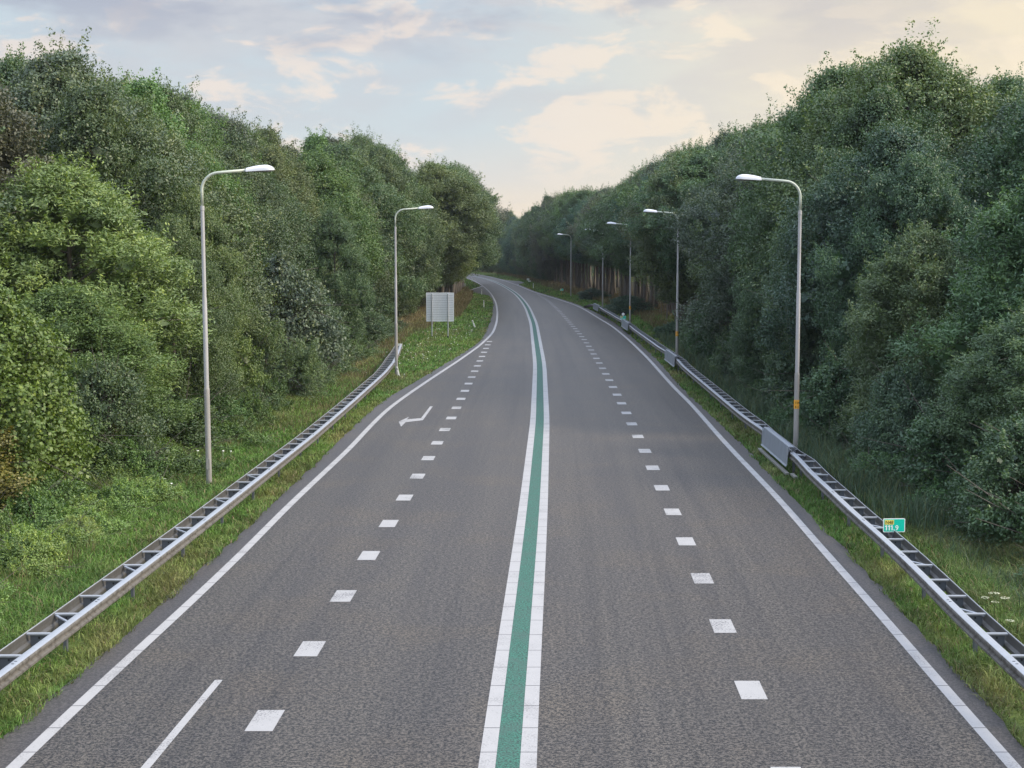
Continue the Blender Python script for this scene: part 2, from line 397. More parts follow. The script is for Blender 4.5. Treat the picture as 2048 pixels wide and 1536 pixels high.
# ------------------------------------------------------------------ ground colour and relief
def frontL(y):   # where the left wood begins
    return np.interp(y, [-25, 20, 35, 52, 80, 115, 150, 205, 260, 330, 375, 430, 560, 640], [-15.5, -15.0, -13.3, -11.4, -10.4, -11.5, -9.6, -9.2, -9.5, -14, -18.5, -26, -50, -68])
def frontR(y):   # where the right wood begins
    return np.interp(y, [-25, 25, 45, 70, 110, 160, 220, 250, 297, 352, 400, 440, 520, 640], [14.5, 13.2, 12.2, 12.8, 14.4, 16.2, 13.2, 11.0, 8.8, 5.2, 0.8, -4.0, -18, -44])
GREEN = np.array([0.080, 0.155, 0.038]); DEEP = np.array([0.030, 0.062, 0.020]); STRAW = np.array([0.205, 0.168, 0.090]); SOIL = np.array([0.045, 0.042, 0.026])
def verge_colour(x, y):
    x = np.asarray(x, float); y = np.asarray(y, float)
    dl = fLA(y) - x; dr = x - fRA(y); left = dl > dr
    d = np.where(left, dl, dr)
    wd = np.where(left, fLA(y) - frontL(y), frontR(y) - fRA(y))
    n = fbm(x * 1.0, y * 0.55, 1.6, 3, 3); n2 = fbm(x, y * 0.4, 6.0, 9, 3)
    dry = np.clip((n - 0.52) * 3.2, 0, 1) * 0.42 + np.clip((n2 - 0.58) * 3.0, 0, 1) * 0.45
    dry += np.clip(1 - np.abs(d - 0.25) / 0.5, 0, 1) * 0.22 * (n > 0.45)      # dry rim beside the asphalt
    back = np.clip((d - wd * 0.62) / (wd * 0.3 + 0.01), 0, 1)
    tall = left & (y > 78) & (y < 300)
    dry += np.where(tall, back * 0.85, back * 0.22)
    dry += np.where(~left & (y > 150) & (y < 420), back * 0.9, 0)
    dry = np.clip(dry, 0, 1)[..., None]
    g = GREEN * (0.75 + 0.6 * fbm(x, y, 0.9, 21, 2))[..., None]
    g = g + (np.array([0.018, 0.026, 0.0]) * np.clip((n2 - 0.4) * 3, 0, 1)[..., None])
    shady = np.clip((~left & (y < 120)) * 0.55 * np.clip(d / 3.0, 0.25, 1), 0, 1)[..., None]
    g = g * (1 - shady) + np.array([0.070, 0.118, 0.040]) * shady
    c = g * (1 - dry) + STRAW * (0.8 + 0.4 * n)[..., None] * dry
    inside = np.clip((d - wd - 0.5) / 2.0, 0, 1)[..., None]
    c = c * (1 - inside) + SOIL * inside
    field = (np.where(left, 0, dr) > 28)[..., None]
    c = np.where(field, np.array([0.12, 0.145, 0.05]), c)
    return c
bay = [(965,571.9),(952.7,575.7),(942.2,578.9),(937.8,581.8),(939.8,584.8),(941,585.6),(961.5,588.6),(976.2,590.3),(983,594.5),(990,597),(984,585),(975,577)]
SIDE = [(1002,559.0),(1020,561.2),(1036.4,562.4),(1046,564),(1056,566.0),(1048,566.6),(1040,568.4),(1033.4,570.2)]
def inside(x, y, pix):
    P = [ground_at(a, b) for a, b in pix]; c = np.zeros(np.shape(x), bool)
    for (x1, y1), (x2, y2) in zip(P, P[1:] + P[:1]):
        if y1 != y2: c ^= ((y1 > y) != (y2 > y)) & (x < (x2 - x1) * (y - y1) / (y2 - y1) + x1)
    return c
def paved(x, y, m=0.0):
    x = np.asarray(x, float); y = np.asarray(y, float); c = np.zeros(np.shape(x), bool)
    for pix in (bay, SIDE):
        for dx, dy in ((0, 0),) if m == 0 else ((0, 0), (m, 0), (-m, 0), (0, 4 * m), (0, -4 * m)): c |= inside(x + dx, y + dy, pix)
    return c
def gz(x, y):
    x = np.asarray(x, float); y = np.asarray(y, float)
    dl = fLA(y) - x; dr = x - fRA(y); d = np.maximum(dl, dr)
    base = np.interp(d, [-50, 0.3, 1.0, 2.0], [-0.05, -0.05, 0.0, 0.03])
    ditch = np.where((dr > 0) & (y < 130), -0.30 * np.exp(-((dr - 3.4) / 0.9) ** 2), 0)
    bumpy = 0.10 * (fbm(x, y, 2.2, 5, 3) - 0.5) * np.clip((d - 1.0) / 2, 0, 1)
    return np.where(paved(x, y, 0.4), -0.05, base + ditch + bumpy)

def build_ground():
    xs = np.concatenate([[-1500, -800, -400, -200, -120, -90], np.arange(-70, -20, 2.0), np.arange(-20, 22, 0.4), np.arange(22, 70, 2.0), [90, 120, 200, 400, 800, 1500]])
    ys = np.concatenate([[-600, -300, -100, -50, -25], np.arange(-20, 14, 3.0), np.arange(14, 130, 0.7), np.arange(130, 300, 1.6), np.arange(300, 640, 5.0), [700, 850, 1100, 1600]])
    Xg, Yg = np.meshgrid(xs, ys); Z = gz(Xg, Yg); C = verge_colour(Xg, Yg)
    V = np.stack([Xg, Yg, Z], -1).reshape(-1, 3); nx, ny = len(xs), len(ys)
    i = np.arange((ny - 1) * nx).reshape(ny - 1, nx)[:, :-1].ravel()
    F = np.stack([i, i + 1, i + nx + 1, i + nx], -1)
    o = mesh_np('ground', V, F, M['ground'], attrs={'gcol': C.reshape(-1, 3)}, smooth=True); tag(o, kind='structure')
build_ground()

# ------------------------------------------------------------------ road sheets and markings
def strip(name, fl, fr, y0, y1, z, mat, step=1.0, nx=1, jitl=0.0, jitr=0.0, kind='structure', seed=1):
    ys = np.arange(y0, y1 + 1e-6, step if y1 - y0 > step else (y1 - y0)); 
    if ys[-1] < y1 - 1e-3: ys = np.append(ys, y1)
    l = np.asarray(fl(ys), float) * np.ones_like(ys); r = np.asarray(fr(ys), float) * np.ones_like(ys)
    if jitl: l = l - jitl * (fbm(ys * 1.0, ys * 0 + seed, 0.8, seed, 3) - 0.45) * 2
    if jitr: r = r + jitr * (fbm(ys * 1.0, ys * 0 + seed + 5, 0.8, seed + 7, 3) - 0.45) * 2
    t = np.linspace(0, 1, nx + 1)
    X = l[:, None] * (1 - t) + r[:, None] * t; Y = ys[:, None] + 0 * t
    V = np.stack([X, Y, np.full_like(X, z)], -1).reshape(-1, 3)
    UV = np.stack([X - fC(ys)[:, None], Y], -1).reshape(-1, 2)
    n = nx + 1; i = np.arange((len(ys) - 1) * n).reshape(-1, n)[:, :-1].ravel()
    F = np.stack([i, i + 1, i + n + 1, i + n], -1)
    o = mesh_np(name, V, F, mat, uv=UV)
    if kind: tag(o, kind=kind)
    return o
strip('road', fLE, fRE, -25, YEND, 0.0, M['asphalt'], nx=8)
strip('road_shoulder', fLA, fLE, -25, 240, -0.003, M['shoulder'], step=0.25, jitl=0.10, seed=3)
strip('road_shoulder', fRE, fRA, -25, 240, -0.003, M['shoulder'], step=0.25, jitr=0.09, seed=11)
strip('road_shoulder', fLA, fLE, 240, YEND, -0.003, M['shoulder'])
strip('road_shoulder', fRE, fRA, 240, YEND, -0.003, M['shoulder'])
off = lambda f, a: (lambda y: f(y) + a)
strip('edge_line', off(fLE, -0.10), off(fLE, 0.10), -25, YEND, 0.004, M['white'], step=0.5)
strip('edge_line', off(fRE, -0.10), off(fRE, 0.10), -25, YEND, 0.004, M['white'], step=0.5)
strip('centre_line', off(fC, -0.405), off(fC, -0.17), -25, YEND, 0.004, M['white'], step=0.5)
strip('centre_line', off(fC, 0.17), off(fC, 0.405), -25, YEND, 0.004, M['white'], step=0.5)
strip('green_centre_strip', off(fC, -0.168), off(fC, 0.168), -25, YEND, 0.004, M['green'], step=0.5)
strip('taper_line', lambda y: -5.97 + 0.0455 * y - 0.065, lambda y: -5.97 + 0.0455 * y + 0.065, -10, 23.65, 0.004, M['block'])

def blocks(name, f, y0, period, n, mat):
    V = []; F = []; UV = []
    for k in range(n):
        y = y0 + k * period; a = len(V)
        for yy, s in ((y - 0.5, -0.21), (y - 0.5, 0.21), (y + 0.5, 0.21), (y + 0.5, -0.21)):
            V.append((float(f(y) + (f(y + 2) - f(y - 2)) / 4 * (yy - y)) + s, yy, 0.004)); UV.append((s, yy))
        F.append((a, a + 1, a + 2, a + 3))
    tag(mesh_np(name, V, np.array(F), mat, uv=UV), kind='structure')
blocks('block_line', fLD, 21.56 - 16, 4.0, 28, M['block'])
blocks('block_line', fRD, 23.1 - 16.16, 4.04, 58, M['block'])

def polygon_sheet(name, pix, z, mat, px=True):
    P = [ground_at(a, b) for a, b in pix] if px else pix
    me = bpy.data.meshes.new(name); me.from_pydata([(x, y, z) for x, y in P], [], [tuple(range(len(P)))])
    me.materials.append(mat); uvl = me.uv_layers.new(name='UVMap')
    for li, l in enumerate(me.loops): v = P[l.vertex_index]; uvl.data[li].uv = (v[0] - float(fC(v[1])), v[1])
    if me.polygons[0].normal.z < 0: me.flip_normals()
    o = bpy.data.objects.new(name, me); COL.objects.link(o); tag(o, kind='structure'); return o
ar = [(780 + a / 20.48, 800 + b / 20.48) for a, b in [(1640,262),(1755,262),(1350,828),(640,910),(455,1095),(355,890),(790,685),(690,795),(1270,745)]]
polygon_sheet('arrow_marking', ar, 0.004, M['block'])
polygon_sheet('layby', bay, -0.0015, M['asphalt'])
def path_line(name, pix, w, z, mat):
    P = [Vector((*ground_at(a, b), 0)) for a, b in pix]
    V = []; F = []
    for i, p in enumerate(P):
        t = (P[min(i + 1, len(P) - 1)] - P[max(i - 1, 0)]).normalized(); r = Vector((t.y, -t.x, 0))
        V += [tuple(p - r * w / 2 + Vector((0, 0, z))), tuple(p + r * w / 2 + Vector((0, 0, z)))]
        if i: a = 2 * i - 2; F.append((a, a + 1, a + 3, a + 2))
    tag(mesh_np(name, V, np.array(F), mat, uv=[(v[0], v[1]) for v in V]), kind='structure')
path_line('edge_line', [(964,572.3),(952.7,576.0),(942.2,579.2),(939.2,580.5),(938.6,582),(940.6,584.4)], 0.5, 0.005, M['white'])
path_line('edge_line', [(979.7,593.3),(985.2,593.8)], 0.3, 0.005, M['white'])
polygon_sheet('side_road', SIDE, -0.0015, M['shoulder'])
path_line('edge_line', [(1003,559.2),(1020,561.4),(1036.4,562.6),(1044.6,564)], 0.3, 0.005, M['white'])
path_line('edge_line', [(1040,568.4),(1034,570)], 0.3, 0.005, M['white'])

# ------------------------------------------------------------------ street lamps
def make_lamp():
    root = empty('street_lamp')
    m = MB(); m.tube([(0,0,-0.3),(0,0,3.0)], [0.088, 0.085], 16); m.tube([(0,0,3.0),(0,0,3.07)], [0.085, 0.071], 16, cap=False)
    m.box((0.0, -0.087, 0.75), (0.09, 0.012, 0.32))
    m.build('lower_pole', M['pole_low'], root, True).modifiers.new('es', 'EDGE_SPLIT')
    m = MB(); m.tube([(0,0,3.07),(0,0,5.7),(0,0,5.76),(0,0,8.4)], [0.071, 0.069, 0.058, 0.056], 16); m.tube([(0,0,8.32),(0,0,8.45)], [0.066, 0.062], 16)
    m.build('upper_pole', M['pole'], root, True).modifiers.new('es', 'EDGE_SPLIT')
    m = MB(); pts = [(0, 0, 8.45), (0, 0, 8.9)]; r = 0.52
    for k in range(1, 11):
        a = R(k * 8.6); pts.append((r * (1 - math.cos(a)), 0, 8.9 + r * math.sin(a)))
    x, _, z = pts[-1]; pts.append((x + 0.86, 0, z + 0.075))
    m.tube(pts, 0.043, 12); m.build('arm', M['arm'], root, True)
    hx, hz = x + 0.84, z + 0.07
    V = []; F = []; n = 12; N = 14                       # housing: loft of half-ellipse sections
    for i in range(N + 1):
        t = i / N; w = 0.155 * (1 - 0.12 * (1 - t)) * math.sqrt(max(0.0, 1 - max(0, (t - 0.72) / 0.285) ** 2)) ; w = max(w, 0.012)
        h = (0.115 + 0.06 * math.sin(min(1, t / 0.62) * math.pi / 2)) * (1.0 if t < 0.62 else max(0.1, math.sqrt(max(0, 1 - ((t - 0.62) / 0.395) ** 2))))
        for k in range(n + 1):
            a = math.pi * k / n
            V.append((hx + 0.82 * t, -w * math.cos(a), hz - 0.045 + 0.045 * t + h * math.sin(a) ** 0.8))
    for i in range(N):
        for k in range(n):
            a = i * (n + 1) + k; F.append((a, a + 1, a + n + 2, a + n + 1))
    b0 = tuple(range(n + 1)); m = MB(); m.add(V, F + [tuple(reversed(b0))] + [tuple(N * (n + 1) + k for k in range(n + 1))])
    m.box((hx + 0.03, 0, hz), (0.12, 0.09, 0.08)); m.build('lamp_head', M['head'], root, True).modifiers.new('es', 'EDGE_SPLIT')
    m = MB(); pts = []
    for k in range(24):
        a = 2 * math.pi * k / 24; pts.append((hx + 0.45 + 0.33 * math.cos(a), 0.12 * math.sin(a)))
    vs = [(p[0], p[1], hz - 0.035 + 0.045 * 0.5 + 0.01) for p in pts] + [(hx + 0.45 + (p[0] - hx - 0.45) * 0.8, p[1] * 0.8, hz - 0.055) for p in pts]
    m.add(vs, [(k, (k + 1) % 24, 24 + (k + 1) % 24, 24 + k) for k in range(24)] + [tuple(range(24, 48))]); m.build('lens', M['glass'], root, True)
    return root
def glyphs(parent, name, text, size, loc, mat, rot=(R(90), 0, 0), bold=0.0, extr=0.002, sx=1.0):
    cu = bpy.data.curves.new(name, 'FONT'); cu.body = text; cu.size = size; cu.extrude = extr; cu.offset = bold; cu.align_x = 'LEFT'
    t = bpy.data.objects.new(name, cu); COL.objects.link(t); bpy.context.view_layer.update()
    me = bpy.data.meshes.new_from_object(t); COL.objects.unlink(t); bpy.data.objects.remove(t)
    me.materials.clear(); me.materials.append(mat)
    o = bpy.data.objects.new(name, me); COL.objects.link(o); o.parent = parent; o.location = loc; o.rotation_euler = rot; o.scale = (sx, 1, 1)
    return o
lamp0 = make_lamp()
LAMPS = [(-9.12, 43.2, 2, 'tall grey street lamp with its arm to the right, standing behind the left guard rail'),
         (-6.56, 82.0, 2, 'grey street lamp at the far end of the left guard rail, arm to the right'),
         (9.55, 48.4, 180, 'tallest street lamp right of the road, by the solid grey barrier cover box'),
         (10.2, 89.5, 180, 'second street lamp right of the road, standing behind the mesh cover box'),
         (10.58, 130, 182, 'third street lamp right of the road, next to the green kilometre sign with white disc'),
         (10.67, 171, 184, 'fourth street lamp right of the road, its pole top lost in the leaves'),
         (8.95, 221, 190, 'farthest street lamp, right of the road before the curve')]
SMALLTXT = ['114', '115', '116']
for i, (x, y, a, lab) in enumerate(LAMPS):
    o = lamp0 if i == 0 else copy_tree(lamp0)
    o.location = (x, y, 0.0); o.rotation_euler = (0, R(-0.3 if i == 0 else 0), R(a)); tag(o, lab, 'street lamp', 'street lamps along the road')
# numbered stickers on the right poles
for i in (2, 3, 4):
    x, y, a, _ = LAMPS[i]
    root = [o for o in COL.objects if o.get('label') == LAMPS[i][3]][0]
    m = MB(); n = 16; zc = 2.0
    for zz in (zc - 0.15, zc + 0.15):
        for k in range(n + 1):
            an = R(-180 + 180 * k / n); m.v.append((math.cos(an) * 0.0895, math.sin(an) * 0.0895, zz))
    for k in range(n): m.f.append((k, k + 1, n + 2 + k, n + 1 + k)); m.m.append(0)
    # facing the camera: the lamp roots are turned by about 180 degrees, so turn back
    s = m.build('number_sticker', M['sticker'], root, True); s.rotation_euler = (0, 0, -R(a))
    for t, dz, sx in ((SMALLTXT[i - 2], 0.02, 1.0), ('5 1', -0.12, 1.0)):
        g = glyphs(s, 'lettering', t, 0.10, (-0.068, -0.0935, zc + dz), M['black'], extr=0.002, bold=0.002)

# ------------------------------------------------------------------ guard rails
W_PROF = [(0.00, 0.00), (-0.012, 0.03), (-0.012, 0.075), (0.05, 0.115), (0.05, 0.16), (-0.012, 0.20), (-0.012, 0.245), (0.035, 0.285), (0.06, 0.300), (0.075, 0.300), (0.075, 0.292), (0.05, 0.275), (0.006, 0.24), (0.006, 0.205), (0.066, 0.165), (0.066, 0.11), (0.006, 0.07), (0.006, 0.035), (0.012, 0.0)]
def rail(name, pts, depth_pts, side, label, posts=True, z_of=None, yseg=1.0, group=None):
    """pts: front (road side) polyline of (x,y); depth_pts: y -> gap to the rear beam; side -1 left, +1 right"""
    root = empty(name, (pts[0][0], pts[0][1], 0)); ox, oy = pts[0]
    X = np.array([p[0] for p in pts]); Y = np.array([p[1] for p in pts])
    ys = np.arange(Y[0], Y[-1] + 1e-6, yseg); ys = np.append(ys, Y[-1]) if ys[-1] < Y[-1] - .01 else ys
    xs = np.interp(ys, Y, X)
    k = np.hanning(7)[1:-1]; k /= k.sum(); xs[2:-2] = np.convolve(xs, k, 'valid')
    zz = (lambda y: 0.75) if z_of is None else z_of
    gap = lambda y: float(np.interp(y, [d[0] for d in depth_pts], [d[1] for d in depth_pts]))
    fx = lambda y: float(np.interp(y, ys, xs))
    # the profile: a flat-topped box bead with two waves below; lateral grows away from the traffic
    face = [(0.004, -0.205), (-0.012, -0.19), (-0.012, -0.155), (0.035, -0.125), (0.035, -0.10), (-0.008, -0.065), (-0.012, -0.03), (0.0, -0.006)]
    ftop = [(0.0, -0.012), (0.012, -0.002), (0.05, 0.004), (0.11, 0.004), (0.15, -0.003), (0.162, -0.02), (0.162, -0.035), (0.0, -0.035)]
    rtop = [(0.0, -0.003), (0.004, 0.0), (0.014, 0.0), (0.018, -0.01), (0.0, -0.02)]
    rface = [(0.006, -0.29), (0.05, -0.285), (0.075, -0.25), (0.075, -0.20), (0.02, -0.165), (0.012, -0.10), (0.014, -0.02), (0.006, -0.004)]
    face_f = face
    def path(dx): return [(x + side * dx(y) - ox, y - oy, zz(y)) for x, y in zip(xs, ys)]
    def beam(nm, dx, flip, mats):
        s = side * flip
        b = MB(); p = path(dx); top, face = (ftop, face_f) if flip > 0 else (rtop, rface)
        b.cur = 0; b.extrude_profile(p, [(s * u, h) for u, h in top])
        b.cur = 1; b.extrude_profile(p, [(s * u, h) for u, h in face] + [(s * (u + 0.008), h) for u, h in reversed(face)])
        if s < 0:
            b.f = [tuple(reversed(f)) for f in b.f]
        if flip > 0:
            y = ys[0] + 1.0; b.cur = 2
            while y < min(ys[-1], ys[0] + 110) - 1:
                for d in (0.0, 0.14): b.box((fx(y) + side * 0.08 - ox, y + d - oy, zz(y) + 0.006), (0.04, 0.02, 0.012))
                y += 4.0
        return b.build(nm, mats, root)
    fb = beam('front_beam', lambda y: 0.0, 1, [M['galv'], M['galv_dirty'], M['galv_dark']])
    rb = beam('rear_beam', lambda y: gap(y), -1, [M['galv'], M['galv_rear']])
    # spacers
    y = ys[0] + 0.25; i = 0; rest = MB(); rest2 = MB()
    proto = None
    while y < ys[-1] - 0.3:
        g = gap(y) - 0.02; x = fx(y); z = zz(y)
        if g > 0.2 and z > 0.6:
            m = rest if i >= 60 else MB()
            xm = x + side * (g / 2 + 0.05); L = g - 0.08
            px, py = (x - ox, y - oy) if m is rest else (0, 0)
            cx = px + side * (g / 2 + 0.04)
            m.cur = 0; m.box((cx + side * 0.01, py, z - 0.03), (g - 0.11, 0.075, 0.028))
            m.cur = 1; m.box((cx - side * 0.02, py + 0.012, z - 0.15), (g * 0.74, 0.012, 0.20))
            m.cur = 2
            if m is not rest:
                for bx, bz in ((-0.07, -0.10), (0.07, -0.10), (0.0, -0.17)): m.box((cx - side * 0.03 + bx, py + 0.002, z + bz), (0.028, 0.012, 0.03))  # no opening is cut: dark blocks paint in the plate's holes
                s = m.build('spacer', [M['galv'], M['galv_dark'], M['dark']], root); s.location = (x - ox, y - oy, 0)
            if i % 3 == 0 and posts:
                m2 = rest2 if i >= 60 else MB()
                px, py = (x - ox, y - oy) if m2 is rest2 else (0, 0)
                m2.box((px + side * (g * 0.72), py + 0.07, z - 0.45), (0.06, 0.10, 0.80))
                if m2 is not rest2: s = m2.build('post', M['galv_dark'], root); s.location = (x - ox, y - oy, 0)
                d = MB() if i < 60 else None
                if d is not None:
                    a = Vector((side * 0.10, 0.10, z - 0.05)); c = Vector((side * g, 0.95 if side > 0 else 0.9, z - 0.05))
                    d.tube([Vector((side * 0.12, -0.55 if side < 0 else 0.62, z - 0.06)), Vector((side * g * 0.93, -0.03, z - 0.055))], 0.024, 6)
                    s = d.build('diagonal_brace', M['galv'], root); s.location = (x - ox, y - oy, 0)
        y += 1.333; i += 1
    if rest.v: tag(rest.build('spacer', [M['galv'], M['galv_dark'], M['dark']], root), kind='stuff')
    if rest2.v: tag(rest2.build('post', M['galv_dark'], root), kind='stuff')
    tag(root, label, 'guard rail', group)
    return root, fx
PLR = [(-8.9, -15), (-7.95, 18.0), (-7.8, 21.59), (-7.68, 24.8), (-7.56, 27.86), (-7.42, 31.91), (-7.3, 36.04), (-6.95, 50), (-6.82, 60.18), (-6.75, 70), (-6.72, 76), (-6.85, 82.97), (-7.2, 91), (-7.6, 98.5)]
PLR = [(x + 0.12, y) for x, y in PLR]
rl, fxl = rail('guard_rail', PLR, [(-15, 0.60), (75, 0.58), (85, 0.66), (98, 0.45)], -1,
     'long grey steel guard rail with ladder-like spacers, left of the road', group='double steel guard rails beside the road')
m = MB(); m.box((-7.62 + 8.78, 98.6 + 15, 0.62), (0.30, 0.03, 0.36)); m.box((-7.62 + 8.78, 98.5 + 15, 0.25), (0.08, 0.08, 0.5)); m.build('end_plate', M['plastic'], rl, bevel=0.01)
rr_seg = [(7.3, -15), (7.84, 20.5), (8.0, 25.05), (8.2, 28.3), (8.36, 31.74), (8.47, 35.79), (8.62, 38.73), (8.72, 42.05), (8.83, 45.4), (8.9, 49), (8.98, 54.79), (9.03, 58.1), (9.1, 61.2), (9.25, 67.7), (9.41, 75.5), (9.65, 85.08), (9.71, 91.6), (9.8, 104), (9.96, 123.4), (10.0, 132.2), (9.9, 149), (9.77, 162.9), (9.62, 171.1), (9.35, 176.5), (8.9, 182)]
_rx = [p[0] for p in rr_seg]; _ry = [p[1] for p in rr_seg]
_sy = [-15, 41.5, 44.6, 51.6, 55, 81, 84, 92, 96, 119, 122.5, 132, 136, 158, 162, 182]; _sh = [.14, .14, 0, 0, .10, .10, 0, 0, .08, .08, 0, 0, .06, .06, 0, 0]
rr_seg = [(float(np.interp(y, _ry, _rx) - np.interp(y, _sy, _sh)), y) for y in sorted(set(_ry + _sy))]   # the rail swings out round each cover box
def zr(y):
    dip = 0.0
    return float(np.interp(y, [-15, 170, 176, 181.8], [0.75, 0.75, 0.62, 0.12]))
rr, fxr = rail('guard_rail', rr_seg, [(-15, 0.54), (44, 0.54), (46, 0.40), (51, 0.40), (54, 0.54), (168, 0.5), (176, 0.25), (182, 0.12)], 1,
     'grey steel guard rail right of the road, sinking into the grass at its far end', z_of=zr, group='double steel guard rails beside the road')

def cover_box(y0, y1, mesh_like, label):
    x0, x1 = fxr(y0), fxr(y1); root = empty('barrier_cover', (x0, y0, 0)); dx = x1 - x0; L = y1 - y0
    m = MB(); t = 0.012
    prof = [(-0.14, 0.30), (-0.10, 0.35), (-0.045, 0.93), (0.10, 0.93), (0.135, 0.93), (0.135, 0.918), (-0.035, 0.918), (-0.09, 0.35), (-0.13, 0.295)]
    m.extrude_profile([(0, 0, 0), (dx / 2, L / 2, 0), (dx, L, 0)], prof)
    b = m.build('sheet_cover', M['cover_mesh' if mesh_like else 'cover'], root)
    m = MB(); m.extrude_profile([(0, 0.02, 0), (dx, L - 0.02, 0)], [(-0.04, 0.90), (-0.015, 0.945), (0.015, 0.945), (0.0, 0.90)])
    for s in (0.03, L - 0.03): m.box((dx * s / L - 0.09, s, 0.63), (0.02, 0.05, 0.56))
    m.build('edge_frame', M['galv'], root)
    m = MB(); k = 9
    for i in range(0 if mesh_like else k):
        yy = -1.2 + i * (L + 1.4) / k; m.box((dx * yy / L - (0.10 if i else -0.04), yy + (L + 1.4) / k / 2 + 0.25, 0.10), (0.12, (L + 1.4) / k - 0.02, 0.06), rz=-dx / L)
    if m.v: m.build('base_strip', M['concrete'], root)
    for s in (0.35, L - 0.35): m = MB(); m.box((dx * s / L + 0.18, s, 0.4), (0.07, 0.1, 0.9)); m.build('post', M['galv_dark'], root)
    tag(root, label, 'barrier cover', 'steel cover boxes on the right guard rail')
M['cover'] = plain('cover_sheet_steel', (0.28, 0.315, 0.36), 0.5, 0.2, 0.14, 2.0, streak=0.45, dirt=(0.20, 0.22, 0.25))
M['cover_mesh'] = plain('far_cover_steel', (0.27, 0.30, 0.34), 0.55, 0.2, 0.2, 4.0, streak=0.4)
cover_box(45.6, 50.8, False, 'large solid blue-grey sheet steel box over the rail, nearest of the four')
cover_box(85.0, 91.0, True, 'grey steel box over the rail beside the second lamp on the right')
cover_box(123.5, 131.0, True, 'grey steel box over the rail below the small green sign with white disc')
cover_box(163.0, 170.5, True, 'small grey steel box near the far end of the right guard rail')

# ------------------------------------------------------------------ signs
def rounded(w, h, r, y, n=5):
    P = []
    for cx, cz, a0 in ((w/2 - r, h/2 - r, 0), (-w/2 + r, h/2 - r, 90), (-w/2 + r, -h/2 + r, 180), (w/2 - r, -h/2 + r, 270)):
        for k in range(n + 1): a = R(a0 + 90 * k / n); P.append((cx + r * math.cos(a), y, cz + r * math.sin(a)))
    return P
def plate(m, w, h, r, y0, y1, c=(0, 0)):
    A = [(x + c[0], y0, z + c[1]) for x, _, z in rounded(w, h, r, 0)]; B = [(x, y1, z) for x, _, z in A]; n = len(A)
    m.add(A + B, [tuple(range(n)), tuple(reversed(range(n, 2 * n)))] + [(k, n + k, n + (k + 1) % n, (k + 1) % n) for k in range(n)])
def km_sign(loc, label, zc, text=True, leg=M['galv_dark'], disc=False, yellow_text='N48', num='111,9', rz=0.0):
    root = empty('kilometre_sign', loc, rz)
    m = MB(); plate(m, 0.51, 0.32, 0.025, 0.0, 0.012, (0, zc)); p = m.build('sign_plate', M['signwhite'], root)
    m = MB(); plate(m, 0.475, 0.285, 0.015, -0.003, 0.0005, (0, zc)); m.build('green_field', M['signgreen'], p)
    m = MB(); plate(m, 0.215, 0.105, 0.015, -0.006, -0.0025, (-0.115, zc + 0.072)); m.build('yellow_field', M['signyellow'], p)
    if text:
        glyphs(p, 'road_number', yellow_text, 0.108, (-0.208, -0.007, zc + 0.035), M['black'], bold=0.0, sx=0.98)
        x = -0.222
        for i, ch in enumerate(num):
            if ch == '1':
                g_ = MB(); g_.add([(x + a, -0.006, zc - 0.115 + b) for a, b in ((0.030, 0), (0.055, 0), (0.055, 0.118), (0.034, 0.118), (0.008, 0.098), (0.008, 0.078), (0.030, 0.090))], [tuple(range(7))])
                g_.build('digit', M['signwhite'], p); x += 0.066
            else:
                glyphs(p, 'digit' if ch != ',' else 'comma', ch, 0.165, (x + 0.004, -0.005, zc - 0.115), M['signwhite'], bold=0.001, sx=1.0); x += 0.042 if ch == ',' else 0.095
    m = MB(); m.box((0, 0.035, (zc + 0.1) / 2), (0.05, 0.04, zc + 0.1)); m.build('post', leg, root)
    if disc:
        m = MB(); plate(m, 0.42, 0.34, 0.10, 0.0, 0.01, (0, zc + 0.35)); m.build('black_board', M['black'], root)
        m = MB(); plate(m, 0.26, 0.26, 0.129, -0.006, -0.001, (0, zc + 0.32)); m.build('white_disc', M['signwhite'], root)
    tag(root, label, 'road sign', 'green kilometre signs right of the road')
    return root
km_sign((8.76, 32.8, 0), 'near green sign reading N48 111,9 standing in the right guard rail', 0.865, rz=R(3))
km_sign((9.98, 130.2, 0), 'green sign topped by a white disc on black, above the right guard rail', 1.10, disc=True, num='112,0')
km_sign((7.8, 228, 0), 'small green sign on an orange leg in the grass before the curve', 0.95, leg=M['orange'], num='112,1')
r4 = empty('junction_sign', (3.55, 308, 0))
m = MB(); plate(m, 0.55, 0.42, 0.02, 0, 0.012, (-0.15, 0.95)); m.build('sign_plate', M['plastic'], r4)
m = MB(); plate(m, 0.6, 0.25, 0.02, 0, 0.012, (0.15, 0.58)); m.build('lower_plate', M['plastic'], r4)
m = MB(); m.box((-0.1, 0.04, 0.4), (0.05, 0.05, 0.9)); m.box((0.15, 0.04, 0.3), (0.05, 0.05, 0.6)); m.build('post', M['galv_dark'], r4)
tag(r4, 'pair of pale little sign plates in the grass beside the side road', 'road sign')

